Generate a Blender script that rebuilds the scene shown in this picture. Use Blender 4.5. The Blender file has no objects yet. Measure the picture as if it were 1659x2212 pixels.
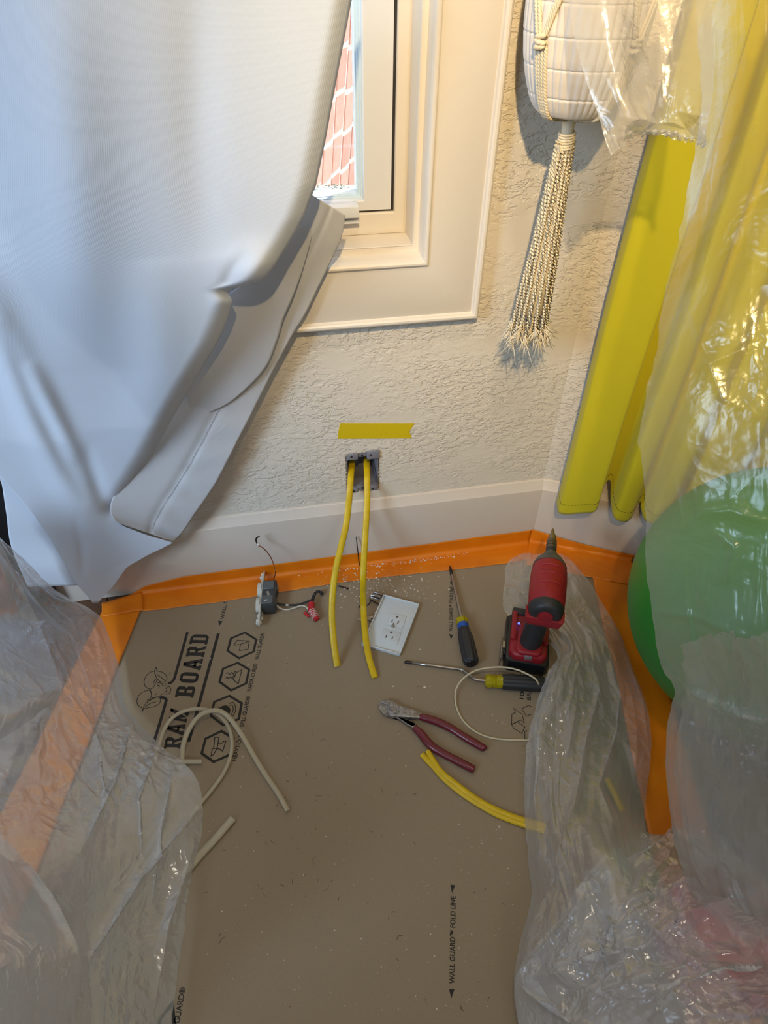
import bpy, bmesh, math, random
import numpy as np
from mathutils import Vector, Matrix
from mathutils.geometry import delaunay_2d_cdt

SC = bpy.context.scene
COL = SC.collection
random.seed(4)
RNG = np.random.default_rng(11)

# ------------------------------------------------------------------ camera, world, lights, exposure
F_PX, W_PX, H_PX = 1422.0, 1659.0, 2212.0
PITCH, ROLL, YAW = math.radians(43.2), math.radians(0.8), math.radians(11.1)
CAM = np.array([0.0, -0.945, 1.05])
_fw = np.array([math.sin(YAW) * math.cos(PITCH), math.cos(YAW) * math.cos(PITCH), -math.sin(PITCH)])
_r0 = np.array([math.cos(YAW), -math.sin(YAW), 0.0])
_u0 = np.cross(_r0, _fw)
_rt = _r0 * math.cos(ROLL) + _u0 * math.sin(ROLL)
_up = -_r0 * math.sin(ROLL) + _u0 * math.cos(ROLL)
cam_data = bpy.data.cameras.new('camera')
cam = bpy.data.objects.new('camera', cam_data)
COL.objects.link(cam)
cam_data.sensor_fit = 'VERTICAL'
cam_data.sensor_height = 36.0
cam_data.lens = 36.0 * F_PX / H_PX
cam_data.clip_start = 0.02
cam.matrix_world = Matrix(((_rt[0], _up[0], -_fw[0], CAM[0]), (_rt[1], _up[1], -_fw[1], CAM[1]),
                           (_rt[2], _up[2], -_fw[2], CAM[2]), (0, 0, 0, 1)))
SC.camera = cam

world = bpy.data.worlds.new('sky')
SC.world = world
world.use_nodes = True
_bg = world.node_tree.nodes['Background']
_bg.inputs['Color'].default_value = (0.50, 0.70, 1.0, 1)
_bg.inputs['Strength'].default_value = 1.7


def light(kind, name, loc, target, power, color, **kw):
    d = bpy.data.lights.new(name, kind)
    d.energy = power
    d.color = color
    for k, v in kw.items():
        setattr(d, k, v)
    o = bpy.data.objects.new(name, d)
    COL.objects.link(o)
    o.location = loc
    v = Vector(target) - Vector(loc)
    o.rotation_euler = v.to_track_quat('-Z', 'Y').to_euler()
    return o


light('SUN', 'sun', (3, 3, 5), (0.0, 1.2, 0.6), 18.0, (1.0, 0.96, 0.90), angle=0.01)
# the room's lamps (a warm one aimed at the upper right, the ceiling lamp), daylight of one more window and an added rear fill light, all outside the frame
light('SPOT', 'warm_lamp_light', (-0.05, -1.32, 1.72), (0.46, 0.0, 0.88), 110.0, (1.0, 0.74, 0.37), shadow_soft_size=0.02, spot_size=math.radians(52), spot_blend=1.0)
light('AREA', 'ceiling_lamp_light', (0.10, -0.95, 2.38), (0.10, -0.2, 0.3), 7.5, (1.0, 0.87, 0.68), shape='DISK', size=0.16)
light('AREA', 'left_window_daylight', (-1.75, -1.35, 1.45), (-0.72, -0.1, 0.66), 9.5, (0.54, 0.75, 1.0), shape='RECTANGLE', size=0.8, size_y=0.9, spread=math.radians(64))
light('AREA', 'rear_fill_light', (0.6, -2.6, 1.9), (0.3, 0.0, 0.3), 7.0, (0.80, 0.89, 1.0), shape='RECTANGLE', size=0.8, size_y=0.7)  # added fill with no known window: cool glints on the film, ambient light
SC.view_settings.view_transform = 'Standard'
SC.view_settings.look = 'None'
SC.view_settings.gamma = 1.0
SC.view_settings.use_curve_mapping = False
SC.view_settings.exposure = 0.0
SC.cycles.transparent_max_bounces = 16
SC.cycles.max_bounces = 8
SC.cycles.diffuse_bounces = 3
SC.cycles.glossy_bounces = 2
SC.cycles.transmission_bounces = 4
SC.cycles.use_adaptive_sampling = True
SC.cycles.adaptive_threshold = 0.02

# ------------------------------------------------------------------ geometry helpers


def ray(px, py):
    return _fw + _rt * (px - W_PX / 2) / F_PX - _up * (py - H_PX / 2) / F_PX


def fl(px, py, z=0.0):                       # point at height z seen at a pixel
    r = ray(px, py)
    return CAM + r * (z - CAM[2]) / r[2]


def wl(px, py, y=0.0):                       # point at a given depth from the back wall
    r = ray(px, py)
    return CAM + r * (y - CAM[1]) / r[1]


A2 = math.radians(25)
C2 = np.array([0.52, 0.0, 0.0])
D2 = np.array([math.cos(A2), -math.sin(A2), 0.0])
N2 = np.array([-math.sin(A2), -math.cos(A2), 0.0])


def w2(s, e, z):                             # point along the angled wall: s along, e out, z up
    return C2 + D2 * s + N2 * e + np.array([0, 0, z])


def dp(px, py, d):                           # point at depth d along the view axis
    return CAM + ray(px, py) * d


def bg_depth(px, py):                        # depth of the floor / walls behind a pixel
    r = ray(px, py)
    t = []
    if r[2] < 0:
        t.append(-CAM[2] / r[2])
    if r[1] > 0:
        t.append(-CAM[1] / r[1])
    k = r @ N2
    if k < 0:
        t.append(((C2 - CAM) @ N2) / k)
    return min(t)


def lin(c):
    return c / 12.92 if c <= 0.04045 else ((c + 0.055) / 1.055) ** 2.4


def rgb(r, g, b):
    return (lin(r / 255), lin(g / 255), lin(b / 255), 1.0)


MATS = {}


def mat(name, col, rough=0.6, metal=0.0, spec=0.5, bump=None, vary=None, trans=0.0, emit=None, coat=0.0, rib=None, sheen=0.0):
    """bump: list of (scale, strength, distance, detail); vary: (scale, colour2, amount)."""
    if name in MATS:
        return MATS[name]
    m = bpy.data.materials.new(name)
    m.use_nodes = True
    nt = m.node_tree
    N, Lk = nt.nodes, nt.links
    b = N['Principled BSDF']
    b.inputs['Base Color'].default_value = col
    b.inputs['Roughness'].default_value = rough
    b.inputs['Metallic'].default_value = metal
    b.inputs['Specular IOR Level'].default_value = spec
    b.inputs['Coat Weight'].default_value = coat
    b.inputs['Sheen Weight'].default_value = sheen
    tc = N.new('ShaderNodeTexCoord')
    if vary:
        nz = N.new('ShaderNodeTexNoise')
        nz.inputs['Scale'].default_value = vary[0]
        nz.inputs['Detail'].default_value = 5
        Lk.new(tc.outputs['Object'], nz.inputs['Vector'])
        rp = N.new('ShaderNodeValToRGB')
        rp.color_ramp.elements[0].position = 0.5 - 0.5 * (1 - vary[2]) + 0.0
        rp.color_ramp.elements[1].position = 0.5 + 0.5 * (1 - vary[2]) * 0.6
        rp.color_ramp.elements[0].color = col
        rp.color_ramp.elements[1].color = vary[1]
        Lk.new(nz.outputs['Fac'], rp.inputs['Fac'])
        Lk.new(rp.outputs['Color'], b.inputs['Base Color'])
    last = None
    for sc, st, di, de in (bump or []):
        nz = N.new('ShaderNodeTexNoise')
        nz.inputs['Scale'].default_value = sc
        nz.inputs['Detail'].default_value = de
        Lk.new(tc.outputs['Object'], nz.inputs['Vector'])
        bp = N.new('ShaderNodeBump')
        bp.inputs['Strength'].default_value = st
        bp.inputs['Distance'].default_value = di
        Lk.new(nz.outputs['Fac'], bp.inputs['Height'])
        if last:
            Lk.new(last.outputs['Normal'], bp.inputs['Normal'])
        last = bp
    if rib:                                   # woven ribs along UV v: (count, strength, distance)
        wv = N.new('ShaderNodeTexWave')
        wv.bands_direction = rib[3] if len(rib) > 3 else 'Y'
        wv.inputs['Scale'].default_value = rib[0]
        wv.inputs['Distortion'].default_value = 1.2
        wv.inputs['Detail'].default_value = 1
        wv.inputs['Detail Scale'].default_value = 3
        Lk.new(tc.outputs['UV'], wv.inputs['Vector'])
        bp = N.new('ShaderNodeBump')
        bp.inputs['Strength'].default_value = rib[1]
        bp.inputs['Distance'].default_value = rib[2]
        Lk.new(wv.outputs['Fac'], bp.inputs['Height'])
        if last:
            Lk.new(last.outputs['Normal'], bp.inputs['Normal'])
        last = bp
    if last:
        Lk.new(last.outputs['Normal'], b.inputs['Normal'])
    if trans:
        tl = N.new('ShaderNodeBsdfTranslucent')
        tl.inputs['Color'].default_value = col
        mx = N.new('ShaderNodeMixShader')
        mx.inputs['Fac'].default_value = trans
        Lk.new(b.outputs[0], mx.inputs[1])
        Lk.new(tl.outputs[0], mx.inputs[2])
        Lk.new(mx.outputs[0], N['Material Output'].inputs['Surface'])
    if emit:
        b.inputs['Emission Color'].default_value = emit[0]
        b.inputs['Emission Strength'].default_value = emit[1]
    MATS[name] = m
    return m


def film(name, haze, tint, rough=0.19, gloss=0.04, cap=0.36, crink=0.55, slant=0.34, grad=None):
    """thin milky polythene: clear transmission, milky scatter, sheen."""
    m = bpy.data.materials.new(name)
    m.use_nodes = True
    N, Lk = m.node_tree.nodes, m.node_tree.links
    N.remove(N['Principled BSDF'])
    out = N['Material Output']
    tr = N.new('ShaderNodeBsdfTransparent')
    tr.inputs['Color'].default_value = (0.97, 0.97, 0.97, 1)
    df = N.new('ShaderNodeBsdfDiffuse')
    df.inputs['Color'].default_value = tint
    tl = N.new('ShaderNodeBsdfTranslucent')
    tl.inputs['Color'].default_value = tint
    m1 = N.new('ShaderNodeMixShader')
    m1.inputs[0].default_value = 0.45
    Lk.new(df.outputs[0], m1.inputs[1])
    Lk.new(tl.outputs[0], m1.inputs[2])
    lw = N.new('ShaderNodeLayerWeight')          # a film crossed at a slant is thicker
    lw.inputs['Blend'].default_value = 0.35
    mr = N.new('ShaderNodeMapRange')
    mr.inputs['To Min'].default_value = haze
    mr.inputs['To Max'].default_value = min(1.0, haze + slant)
    if grad:                                     # the sheet is milkier low down: (z, haze) twice, object space
        tg = N.new('ShaderNodeTexCoord')
        sp = N.new('ShaderNodeSeparateXYZ')
        Lk.new(tg.outputs['Object'], sp.inputs[0])
        for end, add in (('To Min', 0.0), ('To Max', slant)):
            mg = N.new('ShaderNodeMapRange')
            mg.inputs['From Min'].default_value = grad[0]
            mg.inputs['From Max'].default_value = grad[2]
            mg.inputs['To Min'].default_value = grad[1] + add
            mg.inputs['To Max'].default_value = grad[3] + add
            Lk.new(sp.outputs['Z'], mg.inputs['Value'])
            Lk.new(mg.outputs[0], mr.inputs[end])
    Lk.new(lw.outputs['Facing'], mr.inputs['Value'])
    m2 = N.new('ShaderNodeMixShader')
    Lk.new(mr.outputs[0], m2.inputs[0])
    Lk.new(tr.outputs[0], m2.inputs[1])
    Lk.new(m1.outputs[0], m2.inputs[2])
    gl = N.new('ShaderNodeBsdfGlossy')
    gl.inputs['Roughness'].default_value = rough
    fr = N.new('ShaderNodeFresnel')
    fr.inputs['IOR'].default_value = 1.42
    ma = N.new('ShaderNodeMath')
    ma.operation = 'ADD'
    ma.inputs[1].default_value = gloss
    Lk.new(fr.outputs[0], ma.inputs[0])
    mi = N.new('ShaderNodeMath')
    mi.operation = 'MINIMUM'
    mi.inputs[1].default_value = cap
    Lk.new(ma.outputs[0], mi.inputs[0])
    m3 = N.new('ShaderNodeMixShader')
    Lk.new(mi.outputs[0], m3.inputs[0])
    Lk.new(m2.outputs[0], m3.inputs[1])
    Lk.new(gl.outputs[0], m3.inputs[2])
    tc = N.new('ShaderNodeTexCoord')
    nz = N.new('ShaderNodeTexNoise')
    nz.inputs['Scale'].default_value = 55
    nz.inputs['Detail'].default_value = 6
    Lk.new(tc.outputs['Object'], nz.inputs['Vector'])
    bp = N.new('ShaderNodeBump')
    bp.inputs['Strength'].default_value = 0.25
    bp.inputs['Distance'].default_value = 0.003
    Lk.new(nz.outputs['Fac'], bp.inputs['Height'])
    wn = N.new('ShaderNodeTexNoise')             # fine crinkles: small tilted facets, in patches
    wn.inputs['Scale'].default_value = 9
    wn.inputs['Detail'].default_value = 2
    Lk.new(tc.outputs['Object'], wn.inputs['Vector'])
    vm = N.new('ShaderNodeVectorMath')
    vm.operation = 'MULTIPLY_ADD'
    vm.inputs[1].default_value = (0.10, 0.10, 0.10)
    Lk.new(wn.outputs['Color'], vm.inputs[0])
    Lk.new(tc.outputs['Object'], vm.inputs[2])
    vo = N.new('ShaderNodeTexVoronoi')
    vo.feature = 'F1'
    vo.inputs['Scale'].default_value = 46
    vo.inputs['Randomness'].default_value = 1.0
    Lk.new(vm.outputs[0], vo.inputs['Vector'])
    v2 = N.new('ShaderNodeTexVoronoi')
    v2.inputs['Scale'].default_value = 120
    Lk.new(vm.outputs[0], v2.inputs['Vector'])
    ad = N.new('ShaderNodeMath')
    ad.operation = 'MULTIPLY_ADD'
    ad.inputs[1].default_value = 0.35
    Lk.new(v2.outputs['Distance'], ad.inputs[0])
    Lk.new(vo.outputs['Distance'], ad.inputs[2])
    pr = N.new('ShaderNodeValToRGB')
    pr.color_ramp.elements[0].position = 0.42
    pr.color_ramp.elements[1].position = 0.60
    pr.color_ramp.elements[0].color = (0.18, 0.18, 0.18, 1)
    n4 = N.new('ShaderNodeTexNoise')
    n4.inputs['Scale'].default_value = 6
    Lk.new(tc.outputs['Object'], n4.inputs['Vector'])
    Lk.new(n4.outputs['Fac'], pr.inputs['Fac'])
    ml = N.new('ShaderNodeMath')
    ml.operation = 'MULTIPLY'
    ml.inputs[1].default_value = 0.75 * crink
    Lk.new(pr.outputs['Color'], ml.inputs[0])
    b2 = N.new('ShaderNodeBump')
    b2.inputs['Distance'].default_value = 0.010
    Lk.new(ml.outputs[0], b2.inputs['Strength'])
    Lk.new(ad.outputs[0], b2.inputs['Height'])
    Lk.new(bp.outputs['Normal'], b2.inputs['Normal'])
    for nd in (gl, fr, df, tl):
        Lk.new(b2.outputs['Normal'], nd.inputs['Normal'])
    Lk.new(m3.outputs[0], out.inputs['Surface'])
    MATS[name] = m
    return m


ORG = {}


def _tag(o, label=None, cat=None, group=None, kind=None):
    if label:
        o['label'] = label
    if cat:
        o['category'] = cat
    if group:
        o['group'] = group
    if kind:
        o['kind'] = kind


def thing(name, loc, label, cat, group=None):
    o = bpy.data.objects.new(name, None)
    o.empty_display_size = 0.03
    COL.objects.link(o)
    o.location = [float(x) for x in loc]
    ORG[o.name] = np.array(loc, float)
    _tag(o, label, cat, group)
    return o


def obj(name, geo, m, parent=None, smooth=True, label=None, cat=None, group=None, kind=None, uv=None, sharp=None):
    V, Fc = geo
    V = np.asarray(V, float)
    if parent is not None:
        org = ORG[parent.name]
    elif kind == 'structure':
        org = np.zeros(3)
    else:
        org = np.array([V[:, 0].mean(), V[:, 1].mean(), V[:, 2].min()])
    me = bpy.data.meshes.new(name)
    me.from_pydata((V - org).tolist(), [], [tuple(int(i) for i in f) for f in Fc])
    me.update()
    if smooth:
        me.shade_smooth()
        if sharp:
            me.set_sharp_from_angle(angle=math.radians(sharp))
    if m is not None:
        me.materials.append(m)
    if uv is not None:
        l = me.uv_layers.new(name='UVMap')
        idx = np.zeros(len(me.loops), int)
        me.loops.foreach_get('vertex_index', idx)
        l.data.foreach_set('uv', np.asarray(uv, float)[idx].ravel())
    o = bpy.data.objects.new(name, me)
    COL.objects.link(o)
    if parent is not None:
        o.parent = parent
    else:
        o.location = org
    ORG[o.name] = org
    _tag(o, label, cat, group, kind)
    return o


def merge(*gs):
    V, Fc, n = [], [], 0
    for v, f in gs:
        v = np.asarray(v, float)
        V.append(v)
        Fc += [tuple(i + n for i in ff) for ff in f]
        n += len(v)
    return np.vstack(V), Fc


def frame(o, x, z=None):
    """4x4 from origin, x axis and an approximate z axis."""
    x = np.asarray(x, float)
    x = x / np.linalg.norm(x)
    z = np.array([0, 0, 1.0]) if z is None else np.asarray(z, float)
    if abs(x @ z) > 0.99 * np.linalg.norm(z):
        z = np.array([0.0, 1.0, 0.0])
    z = z - x * (z @ x)
    z = z / np.linalg.norm(z)
    y = np.cross(z, x)
    M = np.eye(4)
    M[:3, 0], M[:3, 1], M[:3, 2], M[:3, 3] = x, y, z, o
    return M


def tf(M, geo):
    v, f = geo
    return np.asarray(v, float) @ M[:3, :3].T + M[:3, 3], f


def box(a, b, bev=0.0, seg=2, M=None):
    a, b = np.asarray(a, float), np.asarray(b, float)
    bm = bmesh.new()
    bmesh.ops.create_cube(bm, size=1.0)
    for v in bm.verts:
        v.co = Vector((a + b) / 2 + np.array(v.co) * (b - a))
    if bev > 0:
        bmesh.ops.bevel(bm, geom=bm.edges[:], offset=bev, segments=seg, affect='EDGES', profile=0.5)
    g = from_bm(bm)
    return tf(M, g) if M is not None else g


def from_bm(bm):
    bm.verts.index_update()
    V = np.array([v.co[:] for v in bm.verts])
    Fc = [tuple(v.index for v in f.verts) for f in bm.faces]
    bm.free()
    return V, Fc


def prism(poly, h0, h1, bev=0.0, M=None, seg=2):
    """extruded polygon in local xy, from z = h0 to h1; the top edge bevelled."""
    bm = bmesh.new()
    vs = [bm.verts.new((p[0], p[1], h0)) for p in poly]
    f = bm.faces.new(vs)
    if f.calc_area() and f.normal.z > 0:
        f.normal_flip()
    r = bmesh.ops.extrude_face_region(bm, geom=[f])
    top = [e for e in r['geom'] if isinstance(e, bmesh.types.BMVert)]
    for v in top:
        v.co.z = h1
    bmesh.ops.recalc_face_normals(bm, faces=bm.faces[:])
    if bev > 0:
        es = [e for e in bm.edges if all(abs(v.co.z - h1) < 1e-9 for v in e.verts)]
        bmesh.ops.bevel(bm, geom=es, offset=bev, segments=seg, affect='EDGES', profile=0.5)
    g = from_bm(bm)
    return tf(M, g) if M is not None else g


def spline(P, n=8):
    P = np.asarray(P, float)
    if len(P) < 3:
        return np.array([P[0] + (P[-1] - P[0]) * t for t in np.linspace(0, 1, n + 1)])
    Q = np.vstack([2 * P[0] - P[1], P, 2 * P[-1] - P[-2]])
    out = []
    for i in range(1, len(Q) - 2):
        p0, p1, p2, p3 = Q[i - 1], Q[i], Q[i + 1], Q[i + 2]
        for t in np.linspace(0, 1, n, endpoint=False):
            out.append(0.5 * (2 * p1 + (p2 - p0) * t + (2 * p0 - 5 * p1 + 4 * p2 - p3) * t * t + (3 * p1 - p0 - 3 * p2 + p3) * t ** 3))
    out.append(P[-1])
    return np.array(out)


def tube(P, r, n=10, flat=None, up=None, twist=0.0, lobes=0, lobe=0.25, caps=True):
    """tube along points; flat=(a,b) elliptic radii (a sideways, b along up); lobes and twist make rope."""
    P = np.asarray(P, float)
    k = len(P)
    R = np.full(k, r, float) if np.isscalar(r) else np.interp(np.linspace(0, 1, k), np.linspace(0, 1, len(r)), r)
    T = np.gradient(P, axis=0)
    T /= np.linalg.norm(T, axis=1)[:, None] + 1e-12
    u = np.array([0, 0, 1.0]) if up is None else np.asarray(up, float)
    if u.ndim == 1 and abs(T[0] @ u) > 0.95:
        u = np.array([0.3, 1.0, 0.1])
    V = []
    L = np.concatenate([[0], np.cumsum(np.linalg.norm(np.diff(P, axis=0), axis=1))])
    prev = u
    US = None
    if u.ndim == 2:
        US = np.array([np.interp(np.linspace(0, 1, k), np.linspace(0, 1, len(u)), u[:, c]) for c in range(3)]).T
    for i in range(k):
        if US is not None:
            u = US[i]
        b = (u if flat is not None else prev) - T[i] * (T[i] @ (u if flat is not None else prev))
        b /= np.linalg.norm(b) + 1e-12
        prev = b
        a = np.cross(T[i], b)
        for j in range(n):
            th = 2 * math.pi * j / n
            rr = R[i]
            if lobes:
                rr = R[i] * (1 - lobe + lobe * (0.5 + 0.5 * math.cos(lobes * th)))
            ph = th + twist * L[i]
            if flat is not None:
                V.append(P[i] + a * flat[0] * math.cos(ph) * R[i] + b * flat[1] * math.sin(ph) * R[i])
            else:
                V.append(P[i] + a * rr * math.cos(ph) + b * rr * math.sin(ph))
    Fc = []
    for i in range(k - 1):
        for j in range(n):
            j2 = (j + 1) % n
            Fc.append((i * n + j, i * n + j2, (i + 1) * n + j2, (i + 1) * n + j))
    if caps:
        Fc.append(tuple(range(n))[::-1])
        Fc.append(tuple((k - 1) * n + j for j in range(n)))
    return np.array(V), Fc


def lathe(prof, n=24, M=None, flute=0, fl_d=0.0):
    """profile of (height, radius) along local x."""
    V, Fc = [], []
    for h, r in prof:
        for j in range(n):
            th = 2 * math.pi * j / n
            rr = r
            if flute:
                rr = r - fl_d * (0.5 + 0.5 * math.cos(flute * th)) ** 3 * (1 if r > 1e-4 else 0)
            V.append((h, rr * math.cos(th), rr * math.sin(th)))
    k = len(prof)
    for i in range(k - 1):
        for j in range(n):
            j2 = (j + 1) % n
            Fc.append((i * n + j, i * n + j2, (i + 1) * n + j2, (i + 1) * n + j))
    Fc.append(tuple(range(n))[::-1])
    Fc.append(tuple((k - 1) * n + j for j in range(n)))
    g = (np.array(V), Fc)
    return tf(M, g) if M is not None else g


def lat(seed, u, v, f):
    """value noise, 0..1, on arrays."""
    g = np.random.default_rng(seed).random((97, 97))
    x, y = np.asarray(u) * f, np.asarray(v) * f
    xi, yi = np.floor(x).astype(int), np.floor(y).astype(int)
    a, b = x - xi, y - yi
    a, b = a * a * (3 - 2 * a), b * b * (3 - 2 * b)
    G = lambda i, j: g[i % 97, j % 97]
    return (G(xi, yi) * (1 - a) + G(xi + 1, yi) * a) * (1 - b) + (G(xi, yi + 1) * (1 - a) + G(xi + 1, yi + 1) * a) * b


def cells(seed, u, v, n, su=1.0, sv=1.0):
    """distance to the nearest of n scattered points: facets with sharp creases between them."""
    r = np.random.default_rng(seed)
    q = r.random((n, 2)) * 1.2 - 0.1
    best = np.full(np.shape(u), 9.0)
    for a, b in q:
        best = np.minimum(best, np.sqrt(((u - a) * su) ** 2 + ((v - b) * sv) ** 2))
    return best


def gridfaces(nv, nu):
    F_ = []
    for i in range(nv - 1):
        for j in range(nu - 1):
            a = i * nu + j
            F_.append((a, a + 1, a + nu + 1, a + nu))
    return F_


def normals(P):
    du = np.gradient(P, axis=1)
    dv = np.gradient(P, axis=0)
    n = np.cross(du, dv)
    return n / (np.linalg.norm(n, axis=2)[:, :, None] + 1e-12)


def ncat(X, nsub):
    """resample rows (k x m) smoothly to nsub samples."""
    X = np.asarray(X, float)
    t = np.concatenate([[0], np.cumsum(np.full(len(X) - 1, 1.0))])
    return np.array([np.interp(np.linspace(0, t[-1], nsub), t, X[:, i]) for i in range(X.shape[1])]).T


def smooth1(a, k):
    for _ in range(k):
        b = a.copy()
        b[1:-1] = 0.25 * a[:-2] + 0.5 * a[1:-1] + 0.25 * a[2:]
        a = b
    return a

# ------------------------------------------------------------------ materials
M_TRIM = mat('trim_paint', rgb(219, 209, 196), 0.38, bump=[(260, 0.12, 0.001, 3), (35, 0.15, 0.002, 2)])
M_BASE = mat('trim_paint_shaded', rgb(206, 192, 178), 0.42, bump=[(260, 0.12, 0.001, 3), (35, 0.15, 0.002, 2)])  # trim paint darkened, the dimmer light low down put into the colour
M_VINYL = mat('white_vinyl', rgb(214, 214, 216), 0.35)
M_DARK = mat('dark_gap', rgb(40, 34, 30), 0.8)
M_TAPE = mat('orange_tape', rgb(236, 136, 8), 0.42, bump=[(900, 0.12, 0.0004, 2), (28, 0.35, 0.004, 3)], vary=(14, rgb(214, 112, 6), 0.3))
M_YTAPE = mat('yellow_tape', rgb(205, 178, 10), 0.5, bump=[(120, 0.3, 0.001, 3)])
M_BOARD = mat('fibre_board', rgb(158, 139, 113), 0.85, bump=[(700, 0.25, 0.0006, 4), (9, 0.2, 0.003, 2)], vary=(900, rgb(140, 122, 98), 0.25))
M_INK = mat('black_ink', rgb(44, 40, 36), 0.85)
M_WOOD = mat('floor_wood', rgb(110, 72, 42), 0.4, bump=[(60, 0.15, 0.001, 4)], vary=(18, rgb(70, 42, 22), 0.2))
M_WOOD2 = mat('floor_wood_dark', rgb(88, 56, 33), 0.4, bump=[(60, 0.15, 0.001, 4)], vary=(22, rgb(56, 34, 20), 0.2))


def wall_material(name, col, flat=False):
    m = mat(name, col, 0.55)
    N, Lk = m.node_tree.nodes, m.node_tree.links
    b = N['Principled BSDF']
    tc = N.new('ShaderNodeTexCoord')
    mp = N.new('ShaderNodeMapping')
    mp.inputs['Rotation'].default_value = (0, 0.22, 0)
    mp.inputs['Scale'].default_value = (0.62, 1.0, 1.15)
    Lk.new(tc.outputs['Object'], mp.inputs['Vector'])
    n1 = N.new('ShaderNodeTexNoise')
    n1.inputs['Scale'].default_value = 105
    n1.inputs['Detail'].default_value = 3.5
    n1.inputs['Roughness'].default_value = 0.62
    n1.inputs['Distortion'].default_value = 0.5
    Lk.new(mp.outputs[0], n1.inputs['Vector'])
    cr = N.new('ShaderNodeValToRGB')
    cr.color_ramp.elements[0].position = 0.44
    cr.color_ramp.elements[1].position = 0.54
    Lk.new(n1.outputs['Fac'], cr.inputs['Fac'])
    n2 = N.new('ShaderNodeTexNoise')
    n2.inputs['Scale'].default_value = 9
    n2.inputs['Detail'].default_value = 2
    Lk.new(mp.outputs[0], n2.inputs['Vector'])
    c2 = N.new('ShaderNodeValToRGB')
    c2.color_ramp.elements[0].position = 0.36
    c2.color_ramp.elements[1].position = 0.52
    Lk.new(n2.outputs['Fac'], c2.inputs['Fac'])
    mul = N.new('ShaderNodeMath')
    mul.operation = 'MULTIPLY'
    Lk.new(cr.outputs[0], mul.inputs[0])
    Lk.new(c2.outputs[0], mul.inputs[1])
    bp = N.new('ShaderNodeBump')
    bp.inputs['Strength'].default_value = 0.55
    bp.inputs['Distance'].default_value = 0.0022
    Lk.new(mul.outputs[0], bp.inputs['Height'])
    n3 = N.new('ShaderNodeTexNoise')
    n3.inputs['Scale'].default_value = 420
    Lk.new(tc.outputs['Object'], n3.inputs['Vector'])
    b3 = N.new('ShaderNodeBump')
    b3.inputs['Strength'].default_value = 0.12
    b3.inputs['Distance'].default_value = 0.001
    Lk.new(n3.outputs['Fac'], b3.inputs['Height'])
    Lk.new(bp.outputs[0], b3.inputs['Normal'])
    Lk.new(b3.outputs[0], b.inputs['Normal'])
    return m


M_WALL = wall_material('knockdown_wall_paint', rgb(214, 203, 188))
M_CEIL = mat('ceiling_paint', rgb(225, 222, 215), 0.8)

# ------------------------------------------------------------------ room shell
WY = 0.015                                                   # plaster face of the back wall
MITRE = np.array([-0.2217, -1.0, 0.0])                       # corner line per unit of offset from both walls
obj('floor', box((-2.0, -3.0, -0.06), (2.0, 0.2, -0.012)), M_WOOD2, kind='structure')
FLOOR = bpy.data.objects['floor']
ORG['floor'] = np.zeros(3)
pl_mesh = None
k = 0
for i in range(31):
    x0 = -1.05 + i * 0.083
    y = -1.62 + 0.37 * ((i * 0.618) % 1.0)
    for j in range(3):
        ln = 0.9
        y1 = min(y + ln, 0.10)
        if y1 - y > 0.05:
            g = box((x0 + 0.0006, y + 0.0006, -0.0125), (x0 + 0.0824, y1 - 0.0006, -0.0004 - 0.0004 * ((i * 7 + j) % 3)), 0.0012, 1)
            seen = (x0 > 0.38 and x0 < 0.95) or (x0 < -0.30 and x0 > -0.75)
            if seen:
                obj('plank', g, (M_WOOD, M_WOOD2)[(i + j) % 2], FLOOR, smooth=False)
                k += 1
        y = y1

# back wall: a slab with two openings (window, electrical box)
HX = (wl(747, 1020, WY)[0], wl(820, 1020, WY)[0])
HZ = (wl(783, 1061, WY)[2], wl(783, 977, WY)[2])
xs = [-2.0, -0.806, HX[0], HX[1], 0.2455, C2[0] - 0.015 * MITRE[0]]
zs = [0.0, HZ[0], HZ[1], 0.648, 1.952, 2.45]


def slab_with_holes(xs, zs, holes, y0, y1):
    V, Fc, ix = [], [], {}

    def vid(i, j, s):
        if (i, j, s) not in ix:
            ix[(i, j, s)] = len(V)
            V.append((xs[i], y1 if s else y0, zs[j]))
        return ix[(i, j, s)]
    solid = {(i, j) for i in range(len(xs) - 1) for j in range(len(zs) - 1) if (i, j) not in holes}
    for i, j in solid:
        Fc.append((vid(i, j, 0), vid(i + 1, j, 0), vid(i + 1, j + 1, 0), vid(i, j + 1, 0)))
        Fc.append((vid(i, j, 1), vid(i, j + 1, 1), vid(i + 1, j + 1, 1), vid(i + 1, j, 1)))
        for di, dj, a, b in ((-1, 0, (i, j), (i, j + 1)), (1, 0, (i + 1, j + 1), (i + 1, j)), (0, -1, (i + 1, j), (i, j)), (0, 1, (i, j + 1), (i + 1, j + 1))):
            if (i + di, j + dj) not in solid:
                Fc.append((vid(*a, 0), vid(*b, 0), vid(*b, 1), vid(*a, 1)))
    return np.array(V), Fc


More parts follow.
